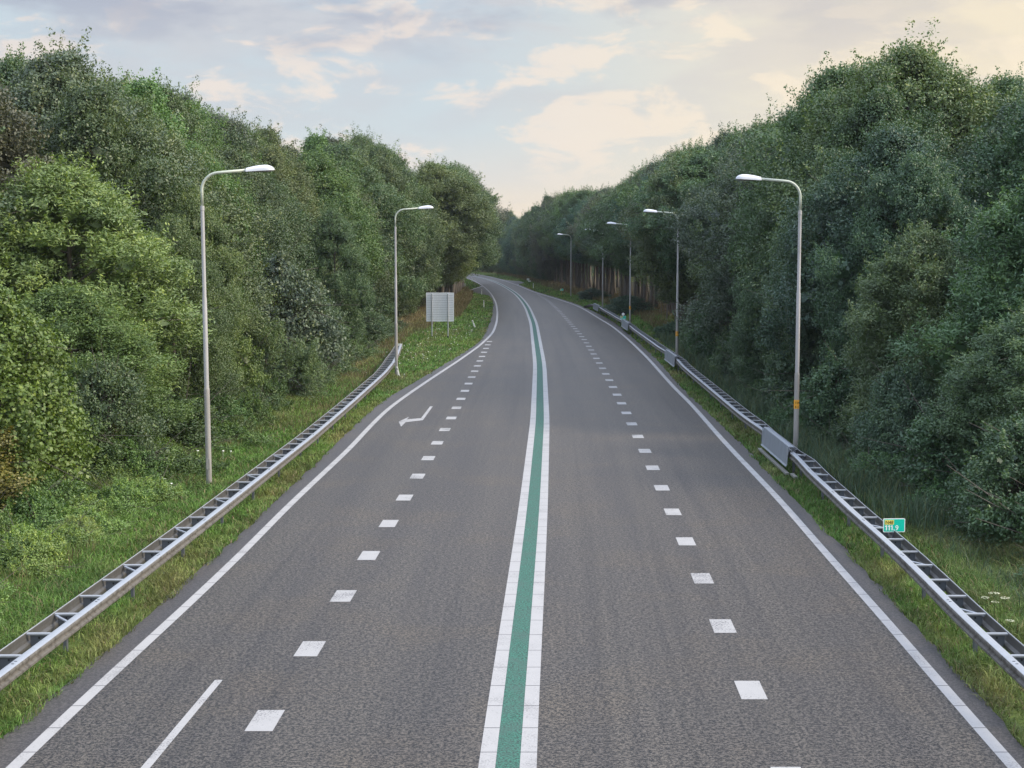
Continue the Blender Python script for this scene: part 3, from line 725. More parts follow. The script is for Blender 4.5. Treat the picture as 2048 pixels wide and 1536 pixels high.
def big_board():
    root = empty('sign_board', (-5.80, 117, 0), R(-2))
    w, z0, z1 = 2.18, 1.42, 3.72; m = MB(); m.box((0, 0.03, (z0 + z1) / 2), (w, 0.02, z1 - z0))
    N = 16
    for k in range(N + 1):
        z = z0 + 0.03 + (z1 - z0 - 0.06) * k / N
        m.cur = 0; m.box((0, 0.0, z), (w, 0.045, 0.04 if 0 < k < N else 0.08))
        if k < N: m.cur = 1; m.box((0, 0.005, z + 0.10), (w - 0.01, 0.024, 0.02))  # darker strip below each rib, its shade put into the colour
    m.cur = 0
    for s in (-1, 1): m.box((s * (w / 2 + 0.0), 0.0, (z0 + z1) / 2), (0.05, 0.06, z1 - z0 + 0.004))
    m.build('panel', [M['signback'], M['rib_shade']], root)
    for s in (-0.66, 0.64):
        m = MB(); m.tube([(s, -0.075, 0.1), (s, -0.075, 3.66)], 0.05, 12); m.box((s, -0.04, 3.3), (0.16, 0.06, 0.05)); m.box((s, -0.04, 1.8), (0.16, 0.06, 0.05))
        p = m.build('post', M['galv'], root)
        m = MB(); m.tube([(s, -0.075, -0.1), (s, -0.075, 0.24)], 0.062, 12); m.build('dark_foot', M['dark'], p)
    tag(root, 'large white ribbed back of a road sign on two posts in the left verge', 'sign board')
big_board()

def delineator(loc, h, w, lean, label, rz=0.0):
    m = MB(); t = w * 0.42
    z = [0, h * 0.93, h]
    pr = [(-w/2, -t/2), (0, -t/2 - 0.02), (w/2, -t/2), (w/2, t/2), (-w/2, t/2)]
    vs = []
    for i, zz in enumerate(z):
        for (a, b) in pr: vs.append((a * (1 if i < 2 else 0.8), b, zz - (0.03 if i == 2 and a > 0 else 0) - (0.1 if i == 0 else 0)))
    fs = []
    for i in range(2):
        for k in range(5): fs.append((i*5 + k, i*5 + (k+1) % 5, (i+1)*5 + (k+1) % 5, (i+1)*5 + k))
    fs += [tuple(reversed(range(5))), tuple(range(10, 15))]; m.add(vs, fs)
    o = m.build('marker_post', M['plastic']); o.location = (loc[0], loc[1], 0); o.rotation_euler = (0, R(lean), rz)
    m = MB(); m.box((0, -t/2 - 0.015, h * 0.78), (w * 0.45, 0.02, 0.14)); m.build('reflector', M['glass'], o)
    tag(o, label, 'marker post', 'white marker posts along the road')
delineator((-6.38, 81.6), 0.62, 0.13, -13, 'short white marker post leaning against the foot of the second left lamp')
delineator((-3.36, 133), 0.80, 0.13, -22, 'white marker post leaning to the left in the grass right of the big board')
delineator((-3.50, 180), 0.95, 0.14, 0, 'upright white marker post between the big board and the layby')
delineator((-8.6, 268), 1.0, 0.17, 0, 'pale marker post in dry grass left of the layby')
delineator((-4.85, 232), 0.95, 0.11, 0, 'thin white marker post at the near edge of the layby')
delineator((-9.1, 330), 0.9, 0.15, 0, 'tiny white marker post past the layby where the road vanishes')
delineator((4.0, 273), 0.95, 0.13, 0, 'white marker post on the right verge, near the side road')

# ------------------------------------------------------------------ foliage
def rand_unit(rng, n):
    v = rng.normal(size=(n, 3)); return v / np.linalg.norm(v, axis=1, keepdims=True)
def leaf_quads(rng, C, out, L, Wd, up=0.5, outw=0.5, droop=0.0):
    n = len(C)
    a = rand_unit(rng, n) + out * outw; a[:, 2] -= droop; a /= np.linalg.norm(a, axis=1, keepdims=True)
    nn = rand_unit(rng, n) * 0.8 + out * 0.95; nn[:, 2] += up; nn /= np.linalg.norm(nn, axis=1, keepdims=True)
    s = np.cross(a, nn); s /= np.linalg.norm(s, axis=1, keepdims=True) + 1e-9; nn = np.cross(s, a)
    k = rng.uniform(0.65, 1.3, (n, 1)); L = L * k / 2; Wd = Wd * k / 2
    V = np.stack([C - a * L, C + s * Wd + nn * Wd * 0.25, C + a * L, C - s * Wd + nn * Wd * 0.25], 1)
    return V.reshape(-1, 3)
def quads_faces(n): return np.arange(n * 4).reshape(n, 4)

def crown_mesh(name, seed, H, z0, Rad, prof, lobes=80, clus=24, per=42, L=0.14, Wd=0.085, lobe_r=(0.20, 0.36), spread=0.25,
               sprigs=150, sprig_len=(0.6, 1.6), up=0.5, droop=0.0, mat=None, filler=1500, fill_size=0.55, upright=0.0, zsq=0.8):
    rng = np.random.default_rng(seed); Hc = H - z0
    t = (np.arange(lobes) + rng.uniform(0, 1, lobes)) / lobes
    an = np.arange(lobes) * 2.39996 + rng.uniform(-0.5, 0.5, lobes)
    env = np.interp(t, [p[0] for p in prof], [p[1] for p in prof]) * Rad
    lean = 1 + 0.18 * np.sin(an * 2 + seed) + 0.12 * np.sin(an * 3 + seed * 2)
    rl = Rad * rng.uniform(*lobe_r, lobes) * (0.6 + 0.5 * env / Rad)
    rr_ = np.maximum(env * lean - rl * 0.75, 0) * rng.uniform(0.62, 1.18, lobes)
    LC = np.stack([rr_ * np.cos(an), rr_ * np.sin(an), z0 + t * Hc - rl * 0.4 * t], 1)
    lt = rng.uniform(0, 1, lobes)
    li = np.repeat(np.arange(lobes), clus); d = rand_unit(rng, len(li))
    outd = LC[li].copy(); outd[:, 2] = (LC[li][:, 2] - (z0 + Hc * 0.4)) * 0.6; outd /= np.linalg.norm(outd, axis=1, keepdims=True) + 1e-6
    d = d + outd * 0.55 + np.array([0, 0, 0.25 + upright]); d /= np.linalg.norm(d, axis=1, keepdims=True)
    rf = rng.uniform(0.62, 1.12, (len(li), 1))
    CC = LC[li] + d * rl[li][:, None] * rf * np.array([1, 1, zsq]); ct = rng.uniform(0, 1, len(li))
    ki = np.repeat(np.arange(len(CC)), per)
    P = CC[ki] + np.clip(rng.normal(size=(len(ki), 3)), -1.5, 1.5) * spread * np.array([1, 1, 0.75]); O = d[ki] * 0.65 + (P - CC[ki]) / spread * 0.55
    O /= np.linalg.norm(O, axis=1, keepdims=True) + 1e-6
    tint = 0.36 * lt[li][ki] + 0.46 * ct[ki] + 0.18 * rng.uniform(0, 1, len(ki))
    # sprigs: leafy shoots that break the outline
    if sprigs:
        si = rng.integers(0, len(CC), sprigs * 3)
        si = si[np.argsort(-(CC[si][:, 2] - z0) / Hc - 0.5 * np.hypot(CC[si][:, 0], CC[si][:, 1]) / Rad + rng.uniform(0, 0.8, len(si)))][:sprigs]
        sd_ = d[si] + np.array([0, 0, 0.7 + upright * 2]) + rng.normal(size=(sprigs, 3)) * 0.25; sd_ /= np.linalg.norm(sd_, axis=1, keepdims=True)
        sl = rng.uniform(*sprig_len, sprigs); per_s = 44
        tt = np.tile(np.linspace(0.05, 1, per_s), sprigs); k = np.repeat(np.arange(sprigs), per_s)
        PS = CC[si][k] + sd_[k] * (sl[k] * tt)[:, None] + np.clip(rng.normal(size=(len(k), 3)), -1.5, 1.5) * (0.05 + 0.13 * (1 - tt))[:, None] * (sl[k] / 1.0)[:, None]
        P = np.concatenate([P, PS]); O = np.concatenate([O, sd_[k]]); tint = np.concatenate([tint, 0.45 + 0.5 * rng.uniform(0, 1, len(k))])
    V = leaf_quads(rng, P, O, L, Wd, up, 0.5, droop)
    fi = rng.integers(0, lobes, filler); PF = LC[fi] + rand_unit(rng, filler) * rl[fi][:, None] * rng.uniform(0.1, 0.68, (filler, 1))  # oversized inner leaves added to block see-through and darken the crown inside
    PF[:, :2] *= 0.9
    VF = leaf_quads(rng, PF, rand_unit(rng, filler), fill_size, fill_size * 0.8, 0.3, 0)
    V = np.concatenate([V, VF]); tint = np.concatenate([tint, rng.uniform(0.0, 0.4, filler)])  # filler leaves get darker tints: inner crown shade put into the colour
    V[:, 2] = np.maximum(V[:, 2], 0.02)
    return V, np.repeat(tint, 4), LC, rl

def trunk_mesh(rng, H, z0, LC, base_r, n_limbs=14, stems=1):
    m = MB()
    for s in range(stems):
        ox, oy = (0, 0) if stems == 1 else (rng.uniform(-0.5, 0.5), rng.uniform(-0.5, 0.5))
        lean = rng.uniform(-0.04, 0.04, 2) * (1 if stems == 1 else 4)
        top = H * 0.86; N = 9; axis = []
        for i in range(N + 1):
            t = i / N; axis.append(Vector((ox + lean[0] * top * t + 0.12 * math.sin(t * 5 + s), oy + lean[1] * top * t + 0.12 * math.cos(t * 4 + s) - 0.12, -0.15 + top * t)))
        rad = [base_r * (1.35 if i == 0 else 1) * (1 - 0.9 * (i / N)) + 0.012 for i in range(N + 1)]
        m.tube(axis, rad, 9)
        order = rng.permutation(len(LC))[: n_limbs]
        for j in order:
            L = LC[j]; zt = max(z0 * 0.7, min(top * 0.9, L[2] - rng.uniform(0.8, 2.5))); t = max(0.02, (zt + 0.15) / top)
            i = min(N - 1, int(t * N)); a = axis[i].lerp(axis[i + 1], t * N - i); r0 = base_r * (1 - 0.9 * t) * 0.5 + 0.012
            e = Vector(L); mid = a.lerp(e, 0.5) + Vector((0, 0, 0.25 + rng.uniform(-0.2, 0.2)))
            m.tube([a, a.lerp(mid, 0.5) + Vector((rng.uniform(-.1, .1), rng.uniform(-.1, .1), 0)), mid, e], [r0, r0 * 0.8, r0 * 0.55, 0.012], 6, cap=False)
            for q in range(3):
                e2 = e + Vector(rng.normal(size=3) * 0.9); st = mid.lerp(e, rng.uniform(0.2, 0.8)); m.tube([st, st.lerp(e2, 0.5), e2], [r0 * 0.35 + 0.006, 0.012, 0.006], 4, cap=False)
    return m

PROTO = {}
def make_proto(key, name, seed, H, z0, Rad, prof, base_r=0.22, bark='bark', stems=1, n_limbs=14, **kw):
    V, tint, LC, rl = crown_mesh(key, seed, H, z0, Rad, prof, **kw)
    root = empty(name); n = len(V) // 4
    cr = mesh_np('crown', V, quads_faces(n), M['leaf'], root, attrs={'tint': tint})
    tr = trunk_mesh(np.random.default_rng(seed + 99), H, z0, LC, base_r, n_limbs, stems).build('trunk', M[bark], root, True)
    PROTO[key] = dict(root=root, H=H, R=Rad, used=False)
LOW = [(0, 0.55), (0.12, 0.85), (0.35, 1.0), (0.6, 0.92), (0.8, 0.68), (0.93, 0.38), (1, 0.1)]
ROUND = [(0, 0.3), (0.15, 0.75), (0.4, 1.0), (0.65, 0.95), (0.85, 0.62), (1, 0.12)]
EGG = [(0, 0.35), (0.2, 0.8), (0.45, 1.0), (0.7, 0.75), (0.9, 0.4), (1, 0.08)]
BUSH = [(0, 0.85), (0.2, 1.0), (0.5, 0.95), (0.75, 0.72), (0.92, 0.4), (1, 0.1)]
# low-branched woodland-edge trees
make_proto('edge1', 'broadleaf_tree', 1, 15, 1.0, 5.2, LOW, lobes=64, clus=42, lobe_r=(0.22, 0.36))
make_proto('edge2', 'broadleaf_tree', 2, 15, 0.8, 5.0, EGG, lobes=52, clus=48, lobe_r=(0.24, 0.42))
make_proto('edge3', 'broadleaf_tree', 3, 15, 1.4, 5.6, LOW, lobes=84, clus=34, lobe_r=(0.18, 0.30), L=0.13, Wd=0.075)
make_proto('edge4', 'broadleaf_tree', 4, 15, 1.2, 5.4, ROUND, lobes=56, clus=48, lobe_r=(0.22, 0.40))
# willow-like, narrow leaves, feathery
make_proto('feather', 'broadleaf_tree', 5, 12, 0.8, 3.9, LOW, lobes=110, clus=24, per=46, L=0.16, Wd=0.05, sprigs=260, sprig_len=(0.5, 1.3), upright=0.35, spread=0.24, bark='pale_bark')
# trees with a clear trunk
make_proto('tall1', 'tall_tree', 6, 17, 6.0, 4.4, EGG, base_r=0.24, lobes=50, clus=40, lobe_r=(0.22, 0.38))
make_proto('tall4', 'tall_tree', 17, 17, 6.0, 4.6, ROUND, base_r=0.25, lobes=54, clus=42, lobe_r=(0.22, 0.38))
make_proto('tall2', 'tall_tree', 7, 17, 4.0, 4.8, ROUND, base_r=0.27, lobes=56, clus=42, lobe_r=(0.22, 0.38))
make_proto('tall3', 'tall_tree', 8, 17, 6.4, 4.0, EGG, base_r=0.2, lobes=46, clus=40, lobe_r=(0.22, 0.40), bark='pale_bark')
# shrubs
make_proto('bush1', 'shrub', 9, 4.0, 0.0, 2.3, BUSH, base_r=0.06, stems=4, n_limbs=6, lobes=60, clus=34, per=13, L=0.11, Wd=0.06, spread=0.13, lobe_r=(0.22, 0.38), filler=900, fill_size=0.3, sprigs=70, sprig_len=(0.25, 0.6))
make_proto('bush2', 'shrub', 10, 4.0, 0.0, 2.1, ROUND, base_r=0.05, stems=4, n_limbs=6, lobes=55, clus=36, per=13, L=0.12, Wd=0.075, spread=0.13, lobe_r=(0.2, 0.4), filler=900, fill_size=0.3, sprigs=50, sprig_len=(0.3, 0.7))
make_proto('broom', 'shrub', 11, 3.4, 0.0, 2.2, BUSH, base_r=0.05, stems=5, n_limbs=6, lobes=60, clus=26, per=8, L=0.16, Wd=0.03, spread=0.10, lobe_r=(0.2, 0.36), filler=1200, fill_size=0.24, sprigs=520, sprig_len=(0.5, 1.0), upright=0.9)
make_proto('maple', 'broadleaf_tree', 12, 6.0, 0.0, 2.4, LOW, base_r=0.1, stems=2, n_limbs=10, lobes=60, clus=26, per=32, L=0.11, Wd=0.09, spread=0.20, lobe_r=(0.22, 0.4), droop=0.4, up=0.9, sprigs=60, sprig_len=(0.3, 0.7), filler=500, fill_size=0.3)
make_proto('nettle', 'undergrowth_clump', 13, 1.4, 0.0, 1.5, BUSH, base_r=0.012, stems=6, n_limbs=3, lobes=45, clus=26, per=9, L=0.10, Wd=0.045, spread=0.10, lobe_r=(0.22, 0.36), filler=500, fill_size=0.16, sprigs=80, sprig_len=(0.2, 0.45), upright=0.4)

rnd = random.Random(7)
def plant(key, x, y, h, w, col, label, cat='tree', group=None, rz=None, wy=None):
    P = PROTO[key]
    o = P['root'] if not P['used'] else copy_tree(P['root']); P['used'] = True
    s = h / P['H']; sw = w / (2 * P['R'])
    o.location = (x, y, float(gz(x, y)) - 0.05); o.scale = (sw, (wy or w) / (2 * P['R']), s); o.rotation_euler = (0, 0, rnd.uniform(0, 6.28) if rz is None else rz)
    for c in o.children:
        if c.name.startswith('crown'): c.color = (*[min(0.3, v) for v in (col[0] * (1.42 if x > 0 else 1.46), col[1] * (1.70 if x > 0 else 1.60), col[2] * (1.75 if x > 0 else 1.55))], 1)
    for k in ('label', 'category', 'group'):
        if k in o: del o[k]
    tag(o, label, cat, group); return o

DARK = (0.050, 0.076, 0.040); OAK = (0.060, 0.088, 0.042); OLIVE = (0.080, 0.098, 0.044); GREY = (0.078, 0.094, 0.066)
BROWN = (0.078, 0.078, 0.052); FRESH = (0.075, 0.118, 0.038); BLUE = (0.050, 0.084, 0.058)
SKYL = [(-400, 105), (0, 112), (60, 120), (150, 95), (230, 110), (330, 140), (450, 190), (520, 240), (600, 265), (660, 285), (740, 276), (800, 284), (830, 300), (880, 312), (930, 335), (965, 350), (985, 385), (1003, 425), (1012, 440)]
SKYR = [(1013, 440), (1040, 415), (1080, 396), (1130, 388), (1215, 382), (1250, 350), (1310, 315), (1400, 275), (1470, 235), (1560, 205), (1640, 125), (1720, 100), (1800, 78), (1880, 90), (1950, 150), (2000, 170), (2048, 140), (2200, 170), (3000, 170)]
def top_for(x, y):
    px = 1024 + x / y * FPX; S = SKYL if x < -0.5 and px < 1012 else SKYR
    sy = np.interp(px, [s[0] for s in S], [s[1] for s in S])
    return EYE + (500 - float(sy)) / FPX * y
def fit_top(x, y, w=3.0): return min(top_for(x - w, y), top_for(x + w, y), top_for(x, y)) * 0.972
def jit(c, a=0.16):
    k = 1 + rnd.uniform(-a, a); return tuple(max(0.01, v * k * (1 + rnd.uniform(-0.06, 0.06))) for v in c)

# ---- left wood: three loose rows following the edge
def woods():
    edge = ['edge1', 'edge2', 'edge3', 'edge4']
    pal_l = [DARK, OAK, OAK, OLIVE, GREY, OAK, BROWN, OAK, FRESH, OLIVE]
    y = 36.0
    def lab_l(y, row):
        if y < 70: a = 'behind the bright green tree'
        elif y < 110: a = 'between the two left lamps'
        elif y < 150: a = 'right behind the white board'
        elif y < 260: a = 'beyond the white board'
        else: a = 'where the road disappears'
        b = 'front row' if row == 0 else 'back row'
        return f'dark broadleaf tree in the left wood, {b}, {a}', f'left wood trees, {b}, {a}'
    for row, (off_, y0, y1, st) in enumerate(((3.9, 62, 470, 6.8), (10.0, 52, 300, 7.5), (17.0, 46, 150, 8.5))):
        y = y0
        while y < y1:
            yy = y + rnd.uniform(-1.5, 1.5); x = float(frontL(yy)) - off_ + rnd.uniform(-1.0, 1.0) - (2.0 if yy < 112 and row == 0 else 0)
            h = min(21.5, max(8.5, fit_top(x, yy)))
            h *= rnd.uniform(0.86, 1.0) if row < 1 else rnd.uniform(0.93, 1.03)
            if yy > 262: h = min(h, 17)
            w = rnd.uniform(9.0, 12.0) * (h / 15) ** 0.5
            k = rnd.choice(edge)
            if row == 0 and 158 < yy < 330: k = 'tall2' if rnd.random() < 0.7 else 'tall1'; w = rnd.uniform(11.5, 13.5); x = float(frontL(yy)) + 0.6; h = min(21.5, max(15.0, fit_top(x + 1.5, yy, 1.0)))
            L, g = lab_l(yy, 0 if row == 0 else 1)
            plant(k, x, yy, h, w, jit(rnd.choice(pal_l)), L, 'tree', g)
            y += st * (1 if yy < 250 else 1.35)
    def lab_r(y, row):
        if y < 85: a = 'above the first right lamp'
        elif y < 135: a = 'behind the second right lamp'
        elif y < 230: a = 'behind the third and fourth right lamps'
        elif y < 330: a = 'beside the side road'
        else: a = 'in the far curve'
        b = 'front row' if row == 0 else 'back row'
        t = 'leafy broadleaf tree' if y < 118 else 'bare-trunked tree'
        return f'{t} in the right wood, {b}, {a}', f'right wood trees, {b}, {a}'
    pal_r = [OAK, DARK, BLUE, OAK, OLIVE, OAK, BROWN, FRESH, GREY, OAK]
    for row, (off_, y0, y1, st) in enumerate(((3.4, 60, 118, 6.6), (9.5, 50, 118, 7.5), (16.0, 42, 118, 9.0))):
        y = y0
        while y < y1:
            yy = y + rnd.uniform(-1.5, 1.5); x = float(frontR(yy)) + off_ + rnd.uniform(-1.0, 1.0)
            h = min(20, max(8.0, fit_top(x, yy))) * (rnd.uniform(0.80, 0.98) if row < 1 else rnd.uniform(0.93, 1.03))
            w = rnd.uniform(8.6, 11.5) * (h / 15) ** 0.5
            L, g = lab_r(yy, 0 if row == 0 else 1)
            plant(rnd.choice(edge + (['feather'] if row == 0 else [])), x, yy, h, w, jit(rnd.choice(pal_r)), L, 'tree', g)
            y += st
    for row, (off_, y0, y1, st) in enumerate(((1.2, 120, 560, 5.4), (5.6, 122, 420, 7.4), (11.0, 124, 300, 10.0))):
        y = y0
        while y < y1:
            yy = y + rnd.uniform(-1.0, 1.0); x = float(frontR(yy)) + off_ + rnd.uniform(-0.7, 0.7)
            h = min(19.5, max(11.0, fit_top(x, yy, 2.0)))
            if yy > 330: h = rnd.uniform(15.5, 17.5) if yy < 460 else 15.5
            h *= rnd.uniform(0.93, 1.03); w = rnd.uniform(8.2, 10.5)
            L, g = lab_r(yy, 0 if row == 0 else 1)
            plant(rnd.choice(['tall1', 'tall4', 'tall3']) if yy < 300 else rnd.choice(edge), x, yy, h, w, jit(rnd.choice(pal_r)), L, 'tree', g)
            y += st * (1 if yy < 250 else 1.25)
woods()

# ---- single plants that can be told apart
def at(px, py, z=0.0): return ground_at(px, py, z)
plant('feather', -16.0, 52, 9.8, 9.4, (0.135, 0.172, 0.062), 'big bright yellow-green tree left of the first left lamp', rz=0.4)
plant('feather', -14.4, 47.0, 5.8, 6.4, (0.098, 0.138, 0.046), 'mid green bushy tree in front of the big bright tree, at the wood edge', rz=2.2)
plant('edge3', -12.9, 55.5, 8.2, 5.0, (0.075, 0.100, 0.042), 'leafy olive tree directly behind the first left lamp')
plant('feather', -13.3, 60.5, 9.2, 4.2, (0.098, 0.125, 0.052), 'slender pale tree rising behind the top of the first left lamp', rz=1.0)
plant('maple', -14.0, 39.0, 5.9, 4.8, (0.085, 0.118, 0.028), 'yellowing large-leaved tree at the left border of the photo', rz=0.3)
plant('maple', -14.4, 36.0, 3.2, 3.6, (0.115, 0.100, 0.030), 'low bush with rusty yellow leaves under the yellowing tree', rz=1.9)
plant('bush1', -12.5, 44.6, 3.6, 3.6, (0.070, 0.095, 0.046), 'round grey-green shrub beside the yellowing tree', 'shrub')
plant('bush2', -13.6, 42.5, 2.6, 3.4, (0.066, 0.096, 0.038), 'low dark shrub between the yellowing tree and the rail', 'shrub')
plant('bush2', -12.2, 49.5, 2.3, 3.6, (0.060, 0.086, 0.036), 'low dark green shrub just left of the first left lamp', 'shrub')
plant('bush1', -11.6, 55.0, 1.8, 3.2, (0.064, 0.110, 0.036), 'low green bramble right of the foot of the first left lamp', 'shrub')
plant('broom', -11.9, 67.5, 3.3, 4.6, (0.085, 0.115, 0.058), 'broom-like shrub with upright thin twigs right of the first left lamp', 'shrub')
plant('bush1', -13.2, 64.0, 4.6, 3.8, (0.100, 0.130, 0.040), 'light green shrub between the lamp and the broom-like shrub', 'shrub')
plant('bush2', -12.6, 78.0, 6.4, 5.6, (0.085, 0.105, 0.078), 'silvery grey-green tall shrub behind the broom-like shrub', 'shrub')
plant('bush1', -11.6, 86.0, 4.4, 4.4, (0.062, 0.090, 0.046), 'dark shrub left of the second left lamp', 'shrub')
plant('feather', -11.8, 96.0, 9.5, 5.2, (0.070, 0.105, 0.052), 'slim feathery tree left of the second left lamp', rz=0.2)
plant('bush2', -11.6, 104.0, 3.6, 4.6, (0.056, 0.082, 0.042), 'dark shrub behind the second left lamp', 'shrub')
plant('bush1', -10.6, 112.0, 2.2, 4.0, (0.070, 0.098, 0.052), 'low grey-green shrub left of the white board', 'shrub')
# right side, near
plant('feather', 17.2, 44.0, 9.6, 8.0, (0.070, 0.110, 0.052), 'large fresh green tree at the right border of the photo', rz=0.9)
plant('feather', 14.2, 50.5, 7.6, 5.6, (0.082, 0.102, 0.050), 'olive tree with pale leaf tips right of the cover box', rz=2.6)
plant('edge3', 15.6, 56.5, 10.5, 6.2, (0.060, 0.092, 0.052), 'bluish green tree behind the olive tree, right side')
plant('feather', 14.0, 63.0, 10.2, 5.4, (0.078, 0.104, 0.062), 'grey-green tree right behind the pole of the first right lamp', rz=4.0)
plant('edge2', 22.4, 81.0, 17.4, 12.5, (0.072, 0.100, 0.045), 'broad green crown right behind the tallest rounded tree, right side')
plant('edge4', 17.4, 78.0, 16.4, 11.5, (0.066, 0.096, 0.044), 'broad crown just left of the tallest rounded tree, right side')
plant('edge3', 19.3, 72.0, 16.6, 13.5, (0.095, 0.115, 0.050), 'tallest rounded tree with yellowish crown top, right side', rz=1.2)
plant('feather', 14.4, 39.5, 5.4, 5.2, (0.078, 0.106, 0.054), 'leafy bush tree above the near kilometre sign', rz=3.3)
plant('edge1', 13.0, 71.0, 7.4, 4.6, (0.056, 0.082, 0.044), 'dark tree left of the first right lamp')
plant('bush2', 12.9, 41.0, 2.9, 3.8, (0.056, 0.088, 0.046), 'dark shrub behind the reeds, right of the cover box', 'shrub')
plant('bush1', 12.6, 46.5, 3.4, 3.2, (0.066, 0.094, 0.058), 'grey-green shrub behind the first right lamp foot', 'shrub')
plant('bush1', 13.0, 36.0, 3.0, 3.8, (0.058, 0.086, 0.044), 'dense dark shrub at the right border, lowest of all', 'shrub')
plant('bush2', 12.4, 54.5, 3.2, 3.2, (0.052, 0.084, 0.046), 'dark shrub left of the first right lamp, over the reeds', 'shrub')
plant('bush2', 12.6, 63.0, 3.2, 3.6, (0.056, 0.082, 0.048), 'shrub with a bare pale twig left of the first right lamp', 'shrub')
plant('bush1', 12.9, 78.0, 3.6, 3.8, (0.060, 0.084, 0.044), 'round shrub behind the rail, nearest the second right lamp', 'shrub')
plant('bush2', 13.3, 90.0, 4.6, 4.2, (0.050, 0.082, 0.042), 'tall dark shrub right of the second right lamp', 'shrub')
plant('bush1', 13.6, 101.0, 4.0, 4.2, (0.062, 0.086, 0.044), 'shrub reddish at the tips behind the second right lamp', 'shrub')
plant('bush2', 13.2, 117.0, 1.6, 4.0, (0.050, 0.078, 0.046), 'low shrub in front of the bare trunks', 'shrub')
plant('bush1', 12.8, 160.0, 2.1, 5.6, (0.044, 0.072, 0.044), 'blackish green shrub between the third and fourth right lamps', 'shrub')
plant('bush2', 11.4, 205.0, 1.7, 4.4, (0.044, 0.066, 0.042), 'small dark shrub beside the farthest lamp', 'shrub')

plant('tall1', 13.3, 163.0, 14.0, 8.6, (0.070, 0.100, 0.045), 'tree whose branches hide the top of the fourth right lamp post')
plant('tall2', 14.3, 122.0, 14.5, 9.4, (0.085, 0.098, 0.045), 'tree with yellowish leaves just right of the third right lamp')

# ---- undergrowth and fence posts among the bare trunks
def undergrowth():
    for i in range(26):
        y = 21 + i * 1.5; left = True
        x = float(frontL(y)) + rnd.uniform(0.2, 1.6)
        if 46 < y: x -= 0.6
        plant('nettle', x, y, rnd.uniform(0.6, 1.25), rnd.uniform(1.8, 2.8), jit((0.075, 0.115, 0.036), 0.2), 'leafy green weed clump at the foot of the left wood', 'undergrowth', 'weed clumps at the foot of the left wood')
    for i in range(16):
        y = 21.5 + i * 1.25; x = float(frontL(y)) + rnd.uniform(1.6, 3.6)
        if x < -9.6 and abs(y - 43) > 1.5: plant('nettle', x, y, rnd.uniform(0.45, 0.85), rnd.uniform(1.3, 2.2), jit((0.130, 0.185, 0.055), 0.2), 'light green rank weeds between the left rail and the wood', 'weeds', 'light green weeds behind the left rail')
    for i in range(22):
        y = 62 + i * 3.2; x = float(frontL(y)) + rnd.uniform(-0.6, 0.4)
        plant('nettle', x, y, rnd.uniform(0.8, 1.5), rnd.uniform(2.4, 3.6), jit((0.070, 0.100, 0.042), 0.2), 'leafy green weed clump at the foot of the left wood', 'undergrowth', 'weed clumps at the foot of the left wood')
    for i in range(26):
        y = 27 + i * 3.4; x = float(frontR(y)) - rnd.uniform(-0.4, 1.0)
        plant('nettle', x, y, rnd.uniform(0.7, 1.5), rnd.uniform(2.0, 3.2), jit((0.056, 0.088, 0.042), 0.2), 'dull green weed clump at the foot of the right wood', 'undergrowth', 'weed clumps at the foot of the right wood')
undergrowth()
def saplings():
    m = MB(); m.tube([(0, 0, -0.1), (0.02, 0, 1.2), (0.0, 0.03, 2.6), (0.05, 0, 3.6)], [0.045, 0.042, 0.036, 0.02], 7)
    p = m.build('tree_stake', M['pale_bark'], None, True); first = True
    y = 122.0
    while y < 292:
        o = p if first else p.copy()
        if not first: COL.objects.link(o)
        first = False
        x = float(frontR(y)) + rnd.uniform(-0.9, 0.7); o.location = (x, y, -0.05); o.scale = (1, 1, rnd.uniform(0.55, 1.15)); o.rotation_euler = (R(rnd.uniform(-3, 3)), R(rnd.uniform(-3, 3)), rnd.uniform(0, 6))
        tag(o, 'thin pale bare stem standing among the trunks of the right wood', 'stem', 'thin pale stems in the right wood')
        y += rnd.uniform(1.8, 4.0)
saplings()
# far field hedge behind the right wood, so that only slivers of light field show between the trunks
for i in range(16):
    y = 125 + i * 22; x = float(frontR(y)) + 30 + rnd.uniform(-2, 2)
    plant('edge3', x, y, rnd.uniform(8, 10.5), 17, jit(DARK), 'dark tree of the hedge across the field, seen between the trunks', 'tree', 'hedge across the field behind the right wood')

# ------------------------------------------------------------------ grass
def blades(name, rng, X, Y, h, w, bend, col, seg=2, zoff=0.0):
    n = len(X); an = rng.uniform(0, 2 * np.pi, n); ca, sa = np.cos(an), np.sin(an)
    bd = rng.uniform(0, 2 * np.pi, n); bx = np.cos(bd) * bend * h; by = np.sin(bd) * bend * h
    Z = gz(X, Y) + zoff; V = []
    P0 = np.stack([X, Y, Z], 1); side = np.stack([ca, sa, 0 * ca], 1) * (w / 2)[:, None]
    mid = P0 + np.stack([bx * 0.3, by * 0.3, h * 0.6], 1); tip = P0 + np.stack([bx, by, h * (1 - 0.25 * bend)], 1)
    V = np.stack([P0 - side, P0 + side, mid + side * 0.75, mid - side * 0.75, tip], 1).reshape(-1, 3)
    i = np.arange(n) * 5
    F = [np.stack([i, i + 1, i + 2, i + 3], 1), np.stack([i + 3, i + 2, i + 4], 1)]
    o = mesh_np(name, V, F, M['grass'], attrs={'gcol': np.repeat(col, 5, axis=0)}); return o
